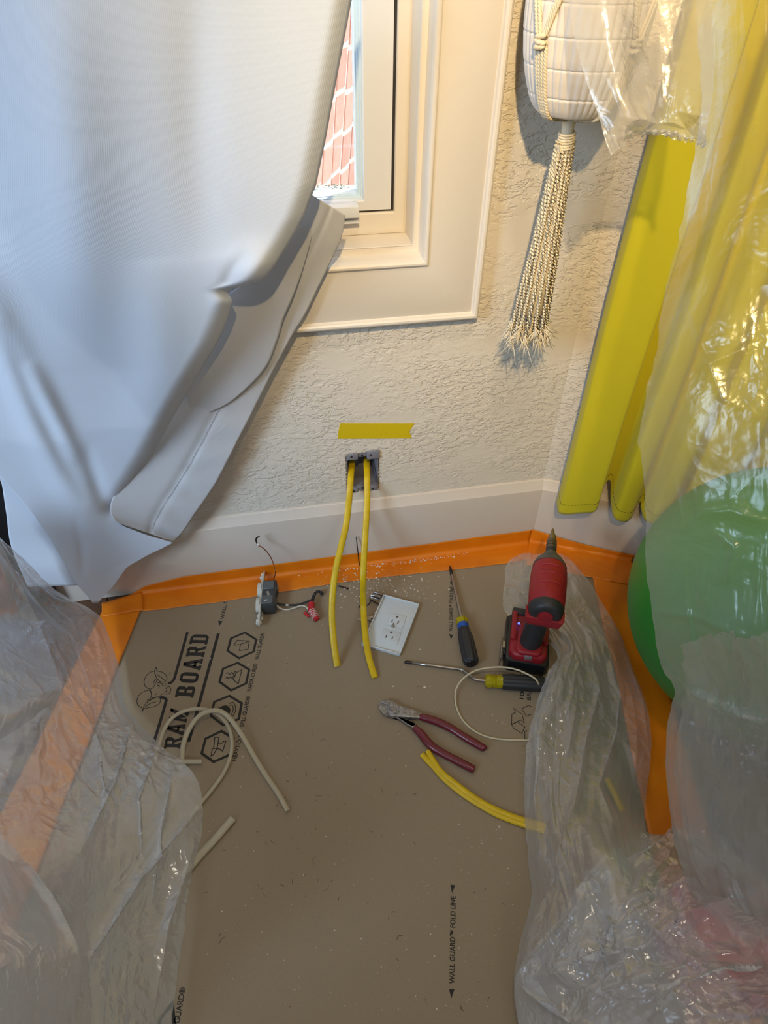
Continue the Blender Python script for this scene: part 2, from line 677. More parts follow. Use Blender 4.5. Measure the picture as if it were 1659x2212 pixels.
holes = {(i, j) for i in (1, 2, 3) for j in (3,)} | {(2, 1)}
obj('wall_back', slab_with_holes(xs, zs, holes, WY, 0.16), M_WALL, smooth=False, kind='structure')
e0 = C2 - MITRE * 0.015
e1 = C2 + D2 * 1.6 - N2 * 0.015
q = [e0, e1, e1 - N2 * 0.1, e0 - N2 * 0.1]
obj('wall_right', prism([(p[0], p[1]) for p in q], 0.0, 2.45), M_WALL, smooth=False, kind='structure')
obj('wall_left', box((-2.1, -3.0, 0), (-2.0, 0.16, 2.45)), M_WALL, smooth=False, kind='structure')
obj('wall_front', box((-2.1, -3.1, 0), (2.1, -3.0, 2.45)), M_WALL, smooth=False, kind='structure')
obj('wall_side', box((e1[0], -3.0, 0), (e1[0] + 0.1, e1[1] + 0.03, 2.45)), M_WALL, smooth=False, kind='structure')
obj('ceiling', box((-2.1, -3.1, 2.45), (2.1, 0.16, 2.53)), M_CEIL, smooth=False, kind='structure')

# baseboards (offset from the board face, height)
bprof = [(-0.015, 0.0), (0.0, 0.0), (0.0, 0.150), (-0.0008, 0.1535), (-0.003, 0.156), (-0.011, 0.171), (-0.013, 0.1725), (-0.015, 0.173)]


def base_run(a0, a1):
    V = [a0(e, z) for e, z in bprof] + [a1(e, z) for e, z in bprof]
    n = len(bprof)
    Fc = [(i, i + 1, n + i + 1, n + i) for i in range(n - 1)]
    return np.array(V), Fc


corner = lambda e, z: C2 + MITRE * e + np.array([0, 0, z])
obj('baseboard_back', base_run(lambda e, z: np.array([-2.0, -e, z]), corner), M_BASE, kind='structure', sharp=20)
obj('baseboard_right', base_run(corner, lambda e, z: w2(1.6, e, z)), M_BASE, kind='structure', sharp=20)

# ------------------------------------------------------------------ window: rings of trim from the casing inwards
XC, ZC = -0.28, 1.30


def ring(nodes):
    V, Fc = [], []
    for xr, zb, y in nodes:
        xl, zt = 2 * XC - xr, 2 * ZC - zb
        V += [(xr, y, zb), (xl, y, zb), (xl, y, zt), (xr, y, zt)]
    for i in range(len(nodes) - 1):
        for j in range(4):
            j2 = (j + 1) % 4
            a = i * 4
            Fc.append((a + j, a + j2, a + 4 + j2, a + 4 + j))
    return np.array(V, float), Fc


obj('trim_1', ring([(.334, .553, .015), (.334, .553, -.004), (.3325, .5545, -.007), (.330, .557, -.0085), (.327, .560, -.0085), (.3245, .5625, -.0065),
                    (.3235, .5635, -.003), (.322, .565, -.0015), (.319, .568, -.003), (.2475, .6435, -.003), (.2465, .645, -.0055), (.2445, .6475, -.007),
                    (.2425, .650, -.007), (.240, .653, -.005), (.2385, .6545, -.001), (.238, .6555, .004)]), M_TRIM, kind='structure', sharp=30)
WIN = bpy.data.objects.new('window_1', None)
COL.objects.link(WIN)
WIN['kind'] = 'structure'
ORG['window_1'] = np.zeros(3)
obj('inner_stop', ring([(.2385, .655, .002), (.2375, .6565, .018), (.236, .6575, .021), (.233, .660, .022), (.2285, .6655, .022), (.2275, .667, .025)]), M_TRIM, WIN, sharp=30)
obj('jamb', ring([(.2285, .6665, .022), (.226, .6685, .071)]), M_TRIM, WIN, smooth=False)
obj('frame_liner', ring([(.2265, .668, .072), (.2265, .669, .069), (.224, .671, .068), (.221, .676, .068), (.209, .6985, .068), (.208, .700, .070), (.208, .7005, .086)]), M_TRIM, WIN, sharp=30)
obj('frame_gap', ring([(.2085, .6995, .0745), (.204, .7025, .0745)]), M_DARK, WIN, smooth=False)
obj('vinyl_frame', ring([(.2055, .7015, .09), (.2055, .7015, .0755), (.2045, .7025, .0745), (.164, .7155, .0745), (.163, .7165, .0755), (.163, .7165, .092)]), M_VINYL, WIN, sharp=30)
obj('sash', ring([(.163, .7165, .088), (.1605, .718, .088), (.160, .7185, .092), (.1575, .720, .092), (.1575, .720, .097), (.1555, .7205, .097), (.1555, .7205, .118), (.17, .71, .118)]), mat('sash_vinyl', rgb(196, 214, 226), 0.3), WIN, smooth=False)
xn = wl(774, 452, .06)[0]
obj('sill_nose', merge(box((-0.70, .050, .7005), (xn, .0765, .7165), .0012), box((-0.70, .0515, .6925), (xn, .066, .6945))), M_VINYL, WIN, smooth=True, sharp=30)
gm = bpy.data.materials.new('window_glass')
gm.use_nodes = True
_n, _l = gm.node_tree.nodes, gm.node_tree.links
_n.remove(_n['Principled BSDF'])
_t = _n.new('ShaderNodeBsdfTransparent')
_t.inputs[0].default_value = (0.93, 0.96, 0.96, 1)
_g = _n.new('ShaderNodeBsdfGlossy')
_g.inputs['Roughness'].default_value = 0.02
_x = _n.new('ShaderNodeMixShader')
_x.inputs[0].default_value = 0.06
_l.new(_t.outputs[0], _x.inputs[1])
_l.new(_g.outputs[0], _x.inputs[2])
_l.new(_x.outputs[0], _n['Material Output'].inputs[0])
obj('pane', box((2 * XC - .1565, .104, .7195), (.1565, .107, 1.88)), gm, WIN, smooth=False)
obj('outer_sill', box((-0.80, .118, .690), (.26, .150, .7165), .002), mat('outer_sill', rgb(186, 200, 206), 0.6, bump=[(200, .5, .003, 4)]), WIN, smooth=False)
V_, F_ = [], []
for i in range(150):                                        # grit and dead leaves in the outer track
    p = np.array([random.uniform(0.02, .152), random.uniform(.121, .146), .7172 + random.random() * .003])
    s = random.uniform(.0012, .004)
    a = random.random() * 6.28
    d = np.array([math.cos(a), math.sin(a), random.uniform(-.2, .3)]) * s
    t = np.array([-d[1], d[0], 0]) * random.uniform(.15, .5)
    n = len(V_)
    V_ += [p - d, p - t, p + d, p + t, p + (0, 0, .0012)]
    F_ += [(n, n + 1, n + 4), (n + 1, n + 2, n + 4), (n + 2, n + 3, n + 4), (n + 3, n, n + 4), (n + 3, n + 2, n + 1, n)]
obj('track_grit', (V_, F_), mat('grit', rgb(120, 118, 105), 0.9), WIN, smooth=False, kind='stuff')

# ------------------------------------------------------------------ brickwork outside the window
B0 = CAM + ray(745, 200) * ((1.05 - CAM[1]) / ray(745, 200)[1])
bd2 = np.array([math.sin(math.radians(26.5)), math.cos(math.radians(26.5)), 0])
bd1 = -ray(583, 2588)
bd1 -= bd2 * (bd1 @ bd2)
bd1 /= np.linalg.norm(bd1)
bn = np.cross(bd2, bd1)
if bn[0] < 0:
    bn = -bn
M_BR = [mat('brick_%s' % n, c, 0.85, bump=[(60, .35, .003, 4)], vary=(25, d, .25)) for n, c, d in
        (('a', rgb(196, 142, 128), rgb(182, 126, 112)), ('b', rgb(204, 152, 138), rgb(188, 132, 118)), ('c', rgb(190, 136, 122), rgb(200, 148, 134)))]
M_MORT = mat('mortar', rgb(236, 230, 220), 0.9, bump=[(150, .5, .003, 3)])
BRK = thing('brick_wall', B0 - bd1 * (B0[2] / bd1[2]), 'sunlit red brick wall with pale mortar outside the window pane', 'brick wall')
M4 = np.eye(4)
M4[:3, 0], M4[:3, 1], M4[:3, 2], M4[:3, 3] = bd2, bd1, bn, B0
BW, BH, MJ = 0.080, 0.098, 0.011
obj('mortar_bed', box((-0.75, -1.1, -0.10), (0.95, 0.95, 0.0), M=M4), M_MORT, BRK, smooth=False)
for i in range(-6, 6):
    for j in range(-6, 7):
        o = 0.18 * BH * ((i * 0.37) % 1.0)
        a = (i * BW + MJ / 2, j * BH + MJ / 2 + o, -0.02)
        b = ((i + 1) * BW - MJ / 2, (j + 1) * BH - MJ / 2 + o, 0.002 + 0.0015 * random.random())
        obj('brick', box(a, b, 0.0015, 1, M=M4), random.choice(M_BR), BRK, smooth=False)
obj('ground', box((-6, 0.3, -0.6), (6, 9, -0.5)), mat('ground', rgb(150, 140, 125), 0.9), kind='structure', smooth=False)
obj('wall_outside', box((-2.1, 0.145, -0.5), (-0.83, 0.17, 2.45)), M_WALL, kind='structure', smooth=False)

# ------------------------------------------------------------------ fibre board on the floor, with its printing
BU = np.array([math.sin(math.radians(14)), math.cos(math.radians(14)), 0])      # print direction
BV = np.array([-BU[1], BU[0], 0])
BT = 0.0013                                                                     # top of the board


def onb(px, py, dz=0.0002):
    return fl(px, py, BT + dz)


tl_ = np.array([-0.365, -0.006, 0])
tr_ = np.array([0.668, -0.075, 0])
bo = [tl_, np.array([0.50, -0.006, 0]), tr_, tr_ - BU * 1.15, tl_ - BU * 1.15]
BOARD = obj('floor_protection_board', prism([(p[0], p[1]) for p in bo], 0.0001, BT), M_BOARD, smooth=False,
            label='brown fibre floor protection board with black printing, covering the floor under the tools', cat='floor board')


def strokes(paths, w, closed=False):
    """flat ink lines through pixel paths on the board, of width w metres."""
    V, Fc = [], []
    for path in paths:
        P = np.array([onb(*p) for p in path])
        cl = closed or (len(path) > 2 and tuple(path[0]) == tuple(path[-1]))
        if cl and tuple(path[0]) == tuple(path[-1]):
            P = P[:-1]
        k = len(P)
        n0 = len(V)
        for i in range(k):
            a = P[i] - P[i - 1] if (i > 0 or cl) else P[1] - P[0]
            b = P[(i + 1) % k] - P[i] if (i < k - 1 or cl) else P[i] - P[i - 1]
            a, b = a / (np.linalg.norm(a) + 1e-9), b / (np.linalg.norm(b) + 1e-9)
            na, nb = np.array([-a[1], a[0], 0]), np.array([-b[1], b[0], 0])
            m = na + nb
            m /= max(np.linalg.norm(m), 1e-6)
            s = w / 2 / max(0.45, m @ na)
            V += [P[i] + m * s, P[i] - m * s]
        for i in range(k if cl else k - 1):
            a, b = n0 + 2 * i, n0 + 2 * ((i + 1) % k)
            Fc.append((a + 1, b + 1, b, a))
    return np.array(V), Fc


def fills(polys):
    V, Fc = [], []
    for poly in polys:
        n = len(V)
        P = [onb(*p) for p in poly]
        ar = sum(P[i - 1][0] * P[i][1] - P[i][0] * P[i - 1][1] for i in range(len(P)))
        V += P
        f = tuple(range(n, n + len(P)))
        Fc.append(f if ar > 0 else f[::-1])
    return np.array(V), Fc


def lettering(s, p0, p1, cap, bold=0.0):
    """sans lettering on the board: baseline from pixel p0 to pixel p1, capital height cap (metres)."""
    c = bpy.data.curves.new('t', 'FONT')
    c.body = s
    c.size = 1.0
    c.offset = bold
    o = bpy.data.objects.new('t', c)
    COL.objects.link(o)
    bpy.context.view_layer.update()
    me = bpy.data.meshes.new_from_object(o.evaluated_get(bpy.context.evaluated_depsgraph_get()))
    V = np.array([v.co[:] for v in me.vertices])
    Fc = [tuple(p.vertices) for p in me.polygons]
    bpy.data.objects.remove(o)
    bpy.data.curves.remove(c)
    bpy.data.meshes.remove(me)
    A, B = onb(*p0), onb(*p1)
    u = B - A
    ln = np.linalg.norm(u)
    u /= ln
    v = np.array([-u[1], u[0], 0])
    x = (V[:, 0] - V[:, 0].min()) / (V[:, 0].max() - V[:, 0].min()) * ln
    y = V[:, 1] / 0.69 * cap
    return A + np.outer(x, u) + np.outer(y, v), Fc


def c7(pts):                                   # from close-up readings to pixels
    return [(270 + x / 5.027, 1340 + y / 5.027) for x, y in pts]


def c6(pts):
    return [(900 + x / 3.815, 1100 + y / 3.815) for x, y in pts]


def ink(name, geo, label=None):
    return obj(name, geo, M_INK, BOARD, smooth=False, label=label)


def soft(pts, n=5):
    return [tuple(p) for p in spline(np.array(pts, float), n)]


# thick bars of the logo
ink('logo_bar', strokes([c7(soft([(678, 128), (610, 370), (548, 590), (532, 640), (505, 672), (470, 683)]))], 0.0052))
ink('logo_bar', strokes([c7(soft([(380, 833), (425, 842), (446, 862), (440, 900), (385, 1090), (330, 1270), (290, 1400)]))], 0.0052))
ink('logo_bar', strokes([c7([(1015, 140), (790, 960), (740, 1140), (690, 1320)])], 0.0056))
# the ram's head, drawn in line
ram = [[(335, 550), (280, 562), (230, 605), (207, 668), (222, 718), (265, 746), (300, 735), (325, 700), (332, 668)],
       [(337, 508), (322, 550), (332, 600), (360, 648), (400, 672), (440, 660), (456, 628), (440, 590), (400, 562), (352, 548), (337, 508)],
       [(345, 585), (372, 605), (425, 645)],
       [(305, 690), (325, 648), (345, 652), (345, 672), (400, 686), (415, 712), (470, 714), (496, 740), (490, 780), (462, 800), (410, 797), (380, 822), (300, 850), (262, 872)],
       [(265, 757), (200, 775), (150, 818), (130, 872), (142, 922), (186, 952)],
       [(265, 757), (285, 790), (283, 830), (262, 858), (247, 862), (250, 880), (300, 850)],
       [(182, 1000), (196, 958), (230, 900), (300, 843), (360, 834), (385, 855), (374, 902), (320, 935), (250, 950), (205, 962), (182, 1000)],
       [(215, 945), (270, 905), (335, 885)], [(432, 740), (466, 728)], [(432, 772), (466, 776)], [(450, 735), (454, 774)],
       [(352, 700), (380, 718)], [(360, 702), (374, 722)], [(322, 815), (352, 790)], [(265, 746), (290, 790)], [(480, 690), (420, 690)]]
ink('ram_emblem', strokes([c7(soft(p, 4)) for p in ram], 0.0013))
ink('small_mark', lettering('TM', c7([(492, 590)])[0], c7([(497, 562)])[0], 0.0022))


# slab-serif capitals of the logo (unit boxes 0..1 x 0..1)
def slab(ch):
    t, s = 0.30, 0.15
    R = lambda x0, y0, x1, y1: [(x0, y0), (x1, y0), (x1, y1), (x0, y1)]
    if ch == 'B':
        return [R(0, 0, .72, s), R(0, 1 - s, .72, 1), R(.1, s, .1 + t, 1 - s), R(.4, .43, .74, .57), [(.72, 0), (.92, .1), (.92, .40), (.78, .5), (.62, .43), (.64, .15)], [(.72, 1), (.62, .85), (.62, .57), (.78, .5), (.9, .6), (.9, .9)]]
    if ch == 'O':
        return [[(.05, .2), (.25, 0), (.36, s), (.36, .85), (.25, 1), (.05, .8)], [(.95, .2), (.95, .8), (.75, 1), (.64, .85), (.64, s), (.75, 0)], R(.25, 0, .75, s), R(.25, 1 - s, .75, 1)]
    if ch == 'A':
        return [[(.05, s), (.33, s), (.60, 1), (.34, 1)], [(.67, s), (.97, s), (.66, 1), (.40, 1)], R(0, 0, .42, s), R(.58, 0, 1.0, s), R(.3, .30, .72, .44)]
    if ch == 'R':
        return [R(0, 0, .48, s), R(0, 1 - s, .72, 1), R(.1, s, .1 + t, 1 - s), R(.4, .42, .74, .56), [(.72, 1), (.62, .85), (.62, .56), (.78, .45), (.92, .58), (.92, .9)], [(.5, .45), (.74, .45), (.92, s), (1.0, s), (1.0, 0), (.74, 0)]]
    if ch == 'D':
        return [R(0, 0, .7, s), R(0, 1 - s, .7, 1), R(.1, s, .1 + t, 1 - s), [(.7, 0), (.93, .2), (.93, .8), (.7, 1), (.62, .85), (.62, s)]]
    if ch == 'M':
        return [R(0, 0, .36, s), R(.64, 0, 1, s), R(.06, s, .28, 1), R(.72, s, .94, 1), R(0, 1 - s, .25, 1), R(.75, 1 - s, 1, 1), [(.25, 1), (.28, .55), (.5, .05), (.5, .5)], [(.75, 1), (.5, .5), (.5, .05), (.72, .55)]]


def slab_word(word, p0, p1, q0, q1):
    """letters between the baseline p0-p1 and the capline q0-q1 (pixels)."""
    A, B, Cc, D = onb(*p0), onb(*p1), onb(*q0), onb(*q1)
    V, Fc = [], []
    n = len(word)
    for i, ch in enumerate(word):
        for poly in slab(ch):
            k = len(V)
            for x, y in poly:
                u = (i + 0.05 + 0.86 * x) / n
                V.append((A + (B - A) * u) * (1 - y) + (Cc + (D - Cc) * u) * y)
            P = V[k:]
            ar = sum(P[j - 1][0] * P[j][1] - P[j][0] * P[j - 1][1] for j in range(len(P)))
            f = tuple(range(k, k + len(P)))
            Fc.append(f if ar > 0 else f[::-1])
    return np.array(V), Fc


ink('logo_lettering', slab_word('BOARD', *c7([(738, 850), (925, 135), (538, 838), (728, 132)])))
ink('logo_lettering', slab_word('RAM', *c7([(590, 1400), (700, 985), (420, 1400), (500, 940)])))

hexs = [[(1305, 122), (1437, 205), (1405, 345), (1237, 422), (1103, 335), (1143, 190)],
        [(1228, 450), (1360, 530), (1325, 690), (1150, 772), (1015, 672), (1055, 520)],
        [(1135, 808), (1280, 895), (1245, 1080), (1065, 1150), (920, 1040), (960, 880)],
        [(1050, 1190), (1190, 1275), (1150, 1465), (960, 1550), (820, 1450), (865, 1280)]]
for h in hexs:
    cx, cy = np.mean(h, axis=0)
    hh = [(cx + (x - cx) * .93, cy + (y - cy) * .93) for x, y in h]
    ink('hexagon_frame', strokes([c7(hh + hh[:1])], 0.0044))
ink('folded_board_icon', strokes([c7(p) for p in ([(1180, 272), (1218, 218), (1350, 225), (1335, 315), (1243, 330), (1253, 262), (1350, 225)], [(1180, 272), (1253, 262)])], 0.0016))
ink('vapor_icon', strokes([c7(p) for p in ([(1270, 535), (1230, 690), (1175, 645), (1205, 570), (1270, 535)],
    soft([(1215, 568), (1195, 555), (1180, 585), (1160, 565), (1140, 588), (1120, 570), (1100, 580)], 3), soft([(1200, 610), (1180, 602), (1165, 632), (1145, 612), (1125, 635), (1110, 618), (1092, 628)], 3))], 0.0016))
ink('spill_icon', merge(fills([c7([(1030, 950), (1060, 928), (1100, 922), (1130, 938), (1146, 970), (1140, 1005), (1122, 1028)])]),
    strokes([c7(soft(p, 4)) for p in ([(1130, 905), (1170, 890), (1198, 930), (1198, 990), (1168, 1045)], [(1135, 925), (1160, 920), (1176, 955), (1165, 1005), (1142, 1040)], [(1015, 945), (1130, 1030)])], 0.0015)))
ink('anvil_icon', strokes([c7(p) for p in ([(975, 1270), (1020, 1270), (1010, 1330), (1035, 1345), (1080, 1310), (1095, 1312), (1062, 1420), (1035, 1402), (1000, 1392), (960, 1460), (935, 1475), (945, 1400), (962, 1390), (975, 1270)], [(962, 1390), (1000, 1392)], [(1010, 1330), (1000, 1392)])], 0.0017))
for s, p0, p1 in (('WALL GUARD\u00ae', (1450, 428), (1517, 138)), ('VAPOR-CURE\u00ae', (1368, 775), (1440, 472)), ('SPILL GUARD\u00ae', (1290, 1158), (1362, 825)), ('HEAVY-DUTY', (1206, 1530), (1290, 1190))):
    ink('icon_caption', lettering(s, c7([p0])[0], c7([p1])[0], 0.0072, 0.022))


def fold_line(s, p0, p1, tri):
    g = lettering(s, p0, p1, 0.0068, 0.025)
    ink('fold_line_lettering', g)
    for t in tri:
        ink('fold_line_arrow', fills([t]))


fold_line('WALL GUARD\u2122 FOLD LINE', (978.0, 1364), (978.6, 1268), [[(969.5, 1369), (978.5, 1372), (974.5, 1381)], [(972, 1256), (977.5, 1257), (974, 1265)]])
fold_line('WALL GUARD\u2122 FOLD LINE', (982, 2126), (984, 1936), [[(970, 2137), (982, 2136), (975, 2157)], [(973, 1911), (983, 1912), (976.5, 1930)]])
fold_line('WALL GUARD\u2122', (483.5, 1338), (499, 1258), [[(471, 1341), (481, 1342), (474, 1352)]])
ink('icon_caption', lettering('WALL GUARD\u00ae', (377, 2270), (401, 2133), 0.0072, 0.022))
ink('hexagon_frame', strokes([[(340, 2260), (346, 2200), (372, 2168), (381, 2260)]], 0.0044))
ink('recycled_lettering', lettering('100%', (1131, 1511), (1133.5, 1473), 0.0070, 0.02))
ink('recycled_lettering', lettering('BRE', (1146.5, 1513), (1148, 1490), 0.0070, 0.02))
ink('recycled_lettering', lettering('C', (1131, 1462), (1133, 1452), 0.0070, 0.02))
ink('recycling_emblem', strokes([c6(p) for p in ([(785, 1690), (815, 1674), (800, 1640), (868, 1690), (880, 1730), (885, 1762), (855, 1735), (825, 1755), (783, 1772), (785, 1690)],
    [(783, 1775), (830, 1750), (892, 1795), (865, 1848), (800, 1805), (783, 1775)], [(950, 1628), (920, 1618), (865, 1645), (905, 1705), (945, 1690)], [(910, 1823), (890, 1834), (893, 1900)], [(886, 1945), (887, 1962)])], 0.0013))

# ------------------------------------------------------------------ tape


def strip(pts_fn, nu, nv, wob=0.0006, seed=1, lumps=0.0):
    """tape strip as a grid with wrinkles; pts_fn(u, v) -> point."""
    U, Vv = np.meshgrid(np.linspace(0, 1, nu), np.linspace(0, 1, nv))
    P = np.array([[pts_fn(U[i, j], Vv[i, j]) for j in range(nu)] for i in range(nv)])
    n = normals(P)
    h = (0.5 - cells(seed, U, Vv, 26, 1.0, 0.30) * 3) * wob + (lat(seed, U, Vv, 14) - 0.5) * wob * 0.8
    if lumps:
        h += lumps * np.maximum(0, np.sin(U * 6.0 + Vv * 3.0 + seed)) ** 6
    P = P + n * (np.abs(h) * np.sign(n[:, :, 2:3].mean() + 1e-9))[:, :, None]
    return P.reshape(-1, 3), gridfaces(nv, nu)


def tape_thick(g, t=0.0004):
    """a strip with its own thickness."""
    V, Fc = g
    me = bpy.data.meshes.new('t')
    me.from_pydata(V.tolist(), [], Fc)
    bm = bmesh.new()
    bm.from_mesh(me)
    bmesh.ops.recalc_face_normals(bm, faces=bm.faces[:])
    bmesh.ops.solidify(bm, geom=bm.faces[:], thickness=t)
    bpy.data.meshes.remove(me)
    return from_bm(bm)


def wall_tape(u, v):
    x = -0.335 + (0.545 - 0.02 + 0.335) * u
    up = 0.0335 * min(1, (u + 0.10) / 0.22) if u < 0.12 else 0.0335 + 0.006 * u
    if u < 0.03:
        up = 0.004 + u * 0.5
    dn = 0.047 + 0.004 * math.sin(u * 9) + 0.0015 * lat(3, np.array(u), np.array(.3), 40)
    a = v * (up + dn)                           # 0 = top edge on the baseboard
    xx = min(x, 0.515)
    if a < up - 0.006:
        return np.array([xx, -0.0012, up - a])
    if a < up + 0.006:
        t = (a - up + 0.006) / 0.012
        return np.array([xx, -0.0012 - 0.0075 * t, 0.006 * (1 - t) ** 2 + 0.0026])
    return np.array([xx, -0.0087 - (a - up - 0.006), 0.0026])


obj('orange_tape_strip', tape_thick(strip(wall_tape, 110, 22, 0.0011, 5)), M_TAPE, label='long orange tape strip sealing the board to the baseboard below the cable box', cat='tape')


def right_wall_tape(u, v):
    s = 0.222 * u - 0.004
    s += 0.006 * (lat(8, np.array(v), np.array(.5), 9) - .5) if u > 0.97 else 0
    up, dn = 0.020 + 0.022 * (1 - u) ** 2, 0.075
    a = v * (up + dn)
    if a < up - 0.005:
        return w2(s, 0.0018, up - a)
    if a < up + 0.005:
        t = (a - up + 0.005) / 0.010
        return w2(s, 0.0018 + 0.006 * t, 0.005 * (1 - t) ** 2 + 0.0042)
    return w2(s, 0.0078 + (a - up - 0.005), 0.0042)


obj('orange_tape_strip', tape_thick(strip(right_wall_tape, 50, 22, 0.0016, 9)), M_TAPE, label='short wrinkled orange tape strip along the angled baseboard behind the drill', cat='tape')


def edge_tape(p, q, w0, w1, z, wav=0.004, seed=2):
    p, q = np.asarray(p, float), np.asarray(q, float)
    d = (q - p) / np.linalg.norm(q - p)
    s = np.array([d[1], -d[0], 0])

    def fn(u, v):
        c = p + (q - p) * u
        w = w0 + (w1 - w0) * u
        off = (v - 0.5) * w + wav * (lat(seed, np.array(u), np.array(.2), 7) - .5)
        return c + s * off + np.array([0, 0, z])
    return fn


rp, rq = np.array([0.665, -0.10, 0]), np.array([0.665, -0.10, 0]) - BU * 1.0
obj('orange_tape_strip', tape_thick(strip(edge_tape(rp, rq, 0.088, 0.100, 0.0035, 0.01, 4), 90, 14, 0.0016, 12)), M_TAPE, label='orange tape strip along the right edge of the board beside the green ball', cat='tape')
lp, lq = np.array([-0.352, -0.036, 0]), np.array([-0.352, -0.036, 0]) - BU * 0.95
obj('orange_tape_strip', tape_thick(strip(edge_tape(lp, lq, 0.075, 0.11, 0.0040, 0.006, 6), 90, 14, 0.0016, 15)), M_TAPE, label='orange tape strip along the left edge of the board, running under the left plastic', cat='tape')
cp, cq = fl(222, 1322, 0), fl(310, 1292, 0)
obj('orange_tape_strip', tape_thick(strip(edge_tape(cp, cq + np.array([0.0, -0.012, 0]), 0.036, 0.05, 0.0062, 0.003, 16), 24, 10, 0.0012, 31)), M_TAPE, label='small crumpled orange tape end at the left corner below the white curtain', cat='tape')

# yellow tape on the wall
ya = [wl(729, 947, WY), wl(889, 946, WY), wl(884, 931, WY), wl(895, 914, WY), wl(735, 914, WY), wl(731, 930, WY)]
Mw = frame([0, WY, 0], [1, 0, 0], [0, -1, 0])            # local xy = wall plane, z out of the wall


def wxy(p):
    return (p[0], p[2])


Mwall = np.eye(4)
Mwall[:3, 0], Mwall[:3, 1], Mwall[:3, 2], Mwall[:3, 3] = (1, 0, 0), (0, 0, 1), (0, -1, 0), (0, WY, 0)
obj('yellow_tape_strip', prism([wxy(p) for p in ya], 0.0003, 0.0011, M=Mwall), M_YTAPE, smooth=False, label='strip of yellow tape stuck on the wall above the cable box', cat='tape')

# ------------------------------------------------------------------ electrical box in the wall with two yellow cables
M_BOX = mat('grey_plastic', rgb(124, 122, 130), 0.5)
M_BOXD = mat('grey_plastic_inside', rgb(120, 118, 126), 0.55)
x0, x1, z0, z1 = HX[0] + .0015, HX[1] - .003, HZ[0] + .0005, HZ[1] - .001
EB = thing('electrical_box', (x0, WY, z0), 'grey plastic electrical box recessed in the wall above the baseboard', 'electrical box')
yf, yb = WY + 0.0005, WY + 0.062
obj('back_panel', box((x0, yb, z0), (x1, yb + .002, z1)), M_BOXD, EB, smooth=False)
obj('side_panel', box((x0, yf, z0), (x0 + .002, yb, z1)), M_BOXD, EB, smooth=False)
obj('side_panel', box((x1 - .002, yf, z0), (x1, yb, z1)), M_BOXD, EB, smooth=False)
obj('top_panel', box((x0, yf, z1 - .002), (x1, yb, z1)), M_BOXD, EB, smooth=False)
obj('bottom_panel', box((x0, yf, z0), (x1, yb, z0 + .002)), M_BOXD, EB, smooth=False)
W_ = x1 - x0
obj('screw_tab', box((x0 + .001, yf - .003, z1 - .013), (x0 + .36 * W_, yf + .006, z1), .0008), M_BOX, EB, sharp=30)
obj('screw_tab', box((x0 + .64 * W_, yf - .0055, z1 - .014), (x1 + .0015, yf + .006, z1 + .0035), .0008), M_BOX, EB, sharp=30)
obj('screw_tab', box((x0 + .36 * W_, yf + .001, z1 - .011), (x0 + .64 * W_, yf + .008, z1 - .001), .0008), M_BOX, EB, sharp=30)
obj('screw_tab', box((x0 + .05 * W_, yf - .002, z0 - .001), (x0 + .34 * W_, yf + .008, z0 + .009), .0008), M_BOX, EB, sharp=30)
obj('screw_tab', box((x0 + .34 * W_, yf + .001, z0 + .002), (x0 + .62 * W_, yf + .010, z0 + .010), .0008), M_BOX, EB, sharp=30)
obj('screw_tab', box((x0 + .62 * W_, yf - .002, z0 - .0005), (x1, yf + .008, z0 + .010), .0008), M_BOX, EB, sharp=30)
for fx, fz, fy in ((.16, z1 - .005, yf - .0035), (.75, z1 - .003, yf - .006), (.50, z1 - .006, yf), (.2, z0 + .004, yf - .0025), (.5, z0 + .007, yf), (.82, z0 + .0045, yf - .0025)):
    obj('screw_hole', lathe([(0, .0021), (.0008, .0021)], 12, frame((x0 + fx * W_, fy + .0002, fz), (0, -1, 0))), M_DARK, EB, smooth=False)
obj('clamp_flap', box((x0 + .70 * W_, yb - .012, z0 + .035), (x0 + .86 * W_, yb - .001, z1 - .02), .001, M=None), M_BOX, EB, sharp=30)
# broken plaster edge round the hole
V_, F_ = [], []
M_PL = mat('plaster', rgb(176, 160, 142), 0.9, bump=[(300, .5, .002, 3)])
for t in range(46):
    a = t / 46 * 4
    s_, f_ = int(a), a % 1
    cx = [HX[0], HX[0] + (HX[1] - HX[0]) * f_, HX[1], HX[0] + (HX[1] - HX[0]) * f_][s_]
    cz = [HZ[0] + (HZ[1] - HZ[0]) * f_, HZ[1], HZ[0] + (HZ[1] - HZ[0]) * f_, HZ[0]][s_]
    r_ = random.uniform(.0012, .0026)
    g = box((cx - r_, WY - .0008, cz - r_), (cx + r_, WY + .006, cz + r_), .0006, 1)
    n = len(V_)
    V_ += list(g[0] + np.array([random.uniform(-.0006, .0006), random.uniform(0, .001), random.uniform(-.0006, .0006)]))
    F_ += [tuple(i + n for i in f) for f in g[1]]
obj('plaster_crumb_edge', (V_, F_), M_PL, EB, smooth=False, kind='stuff')

M_YC = mat('yellow_cable_sheath', rgb(226, 190, 12), 0.42, bump=[(220, .25, .0012, 3)], vary=(60, rgb(200, 164, 10), .25))
M_CU = mat('copper', rgb(150, 84, 50), 0.35, metal=0.9)


def cable(name, P, label, cat, m, a=.0061, b=.0028, sub=8, up=(0, -1, 0.35), group=None, smoothk=1, parent=None):
    Q = spline(P, sub)
    return obj(name, tube(Q, 1.0, 14, flat=(a, b), up=up), m, parent, label=label, cat=cat, group=group, sharp=50)


def ydepth(path):
    return [wl(px, py, y) for px, py, y in path]


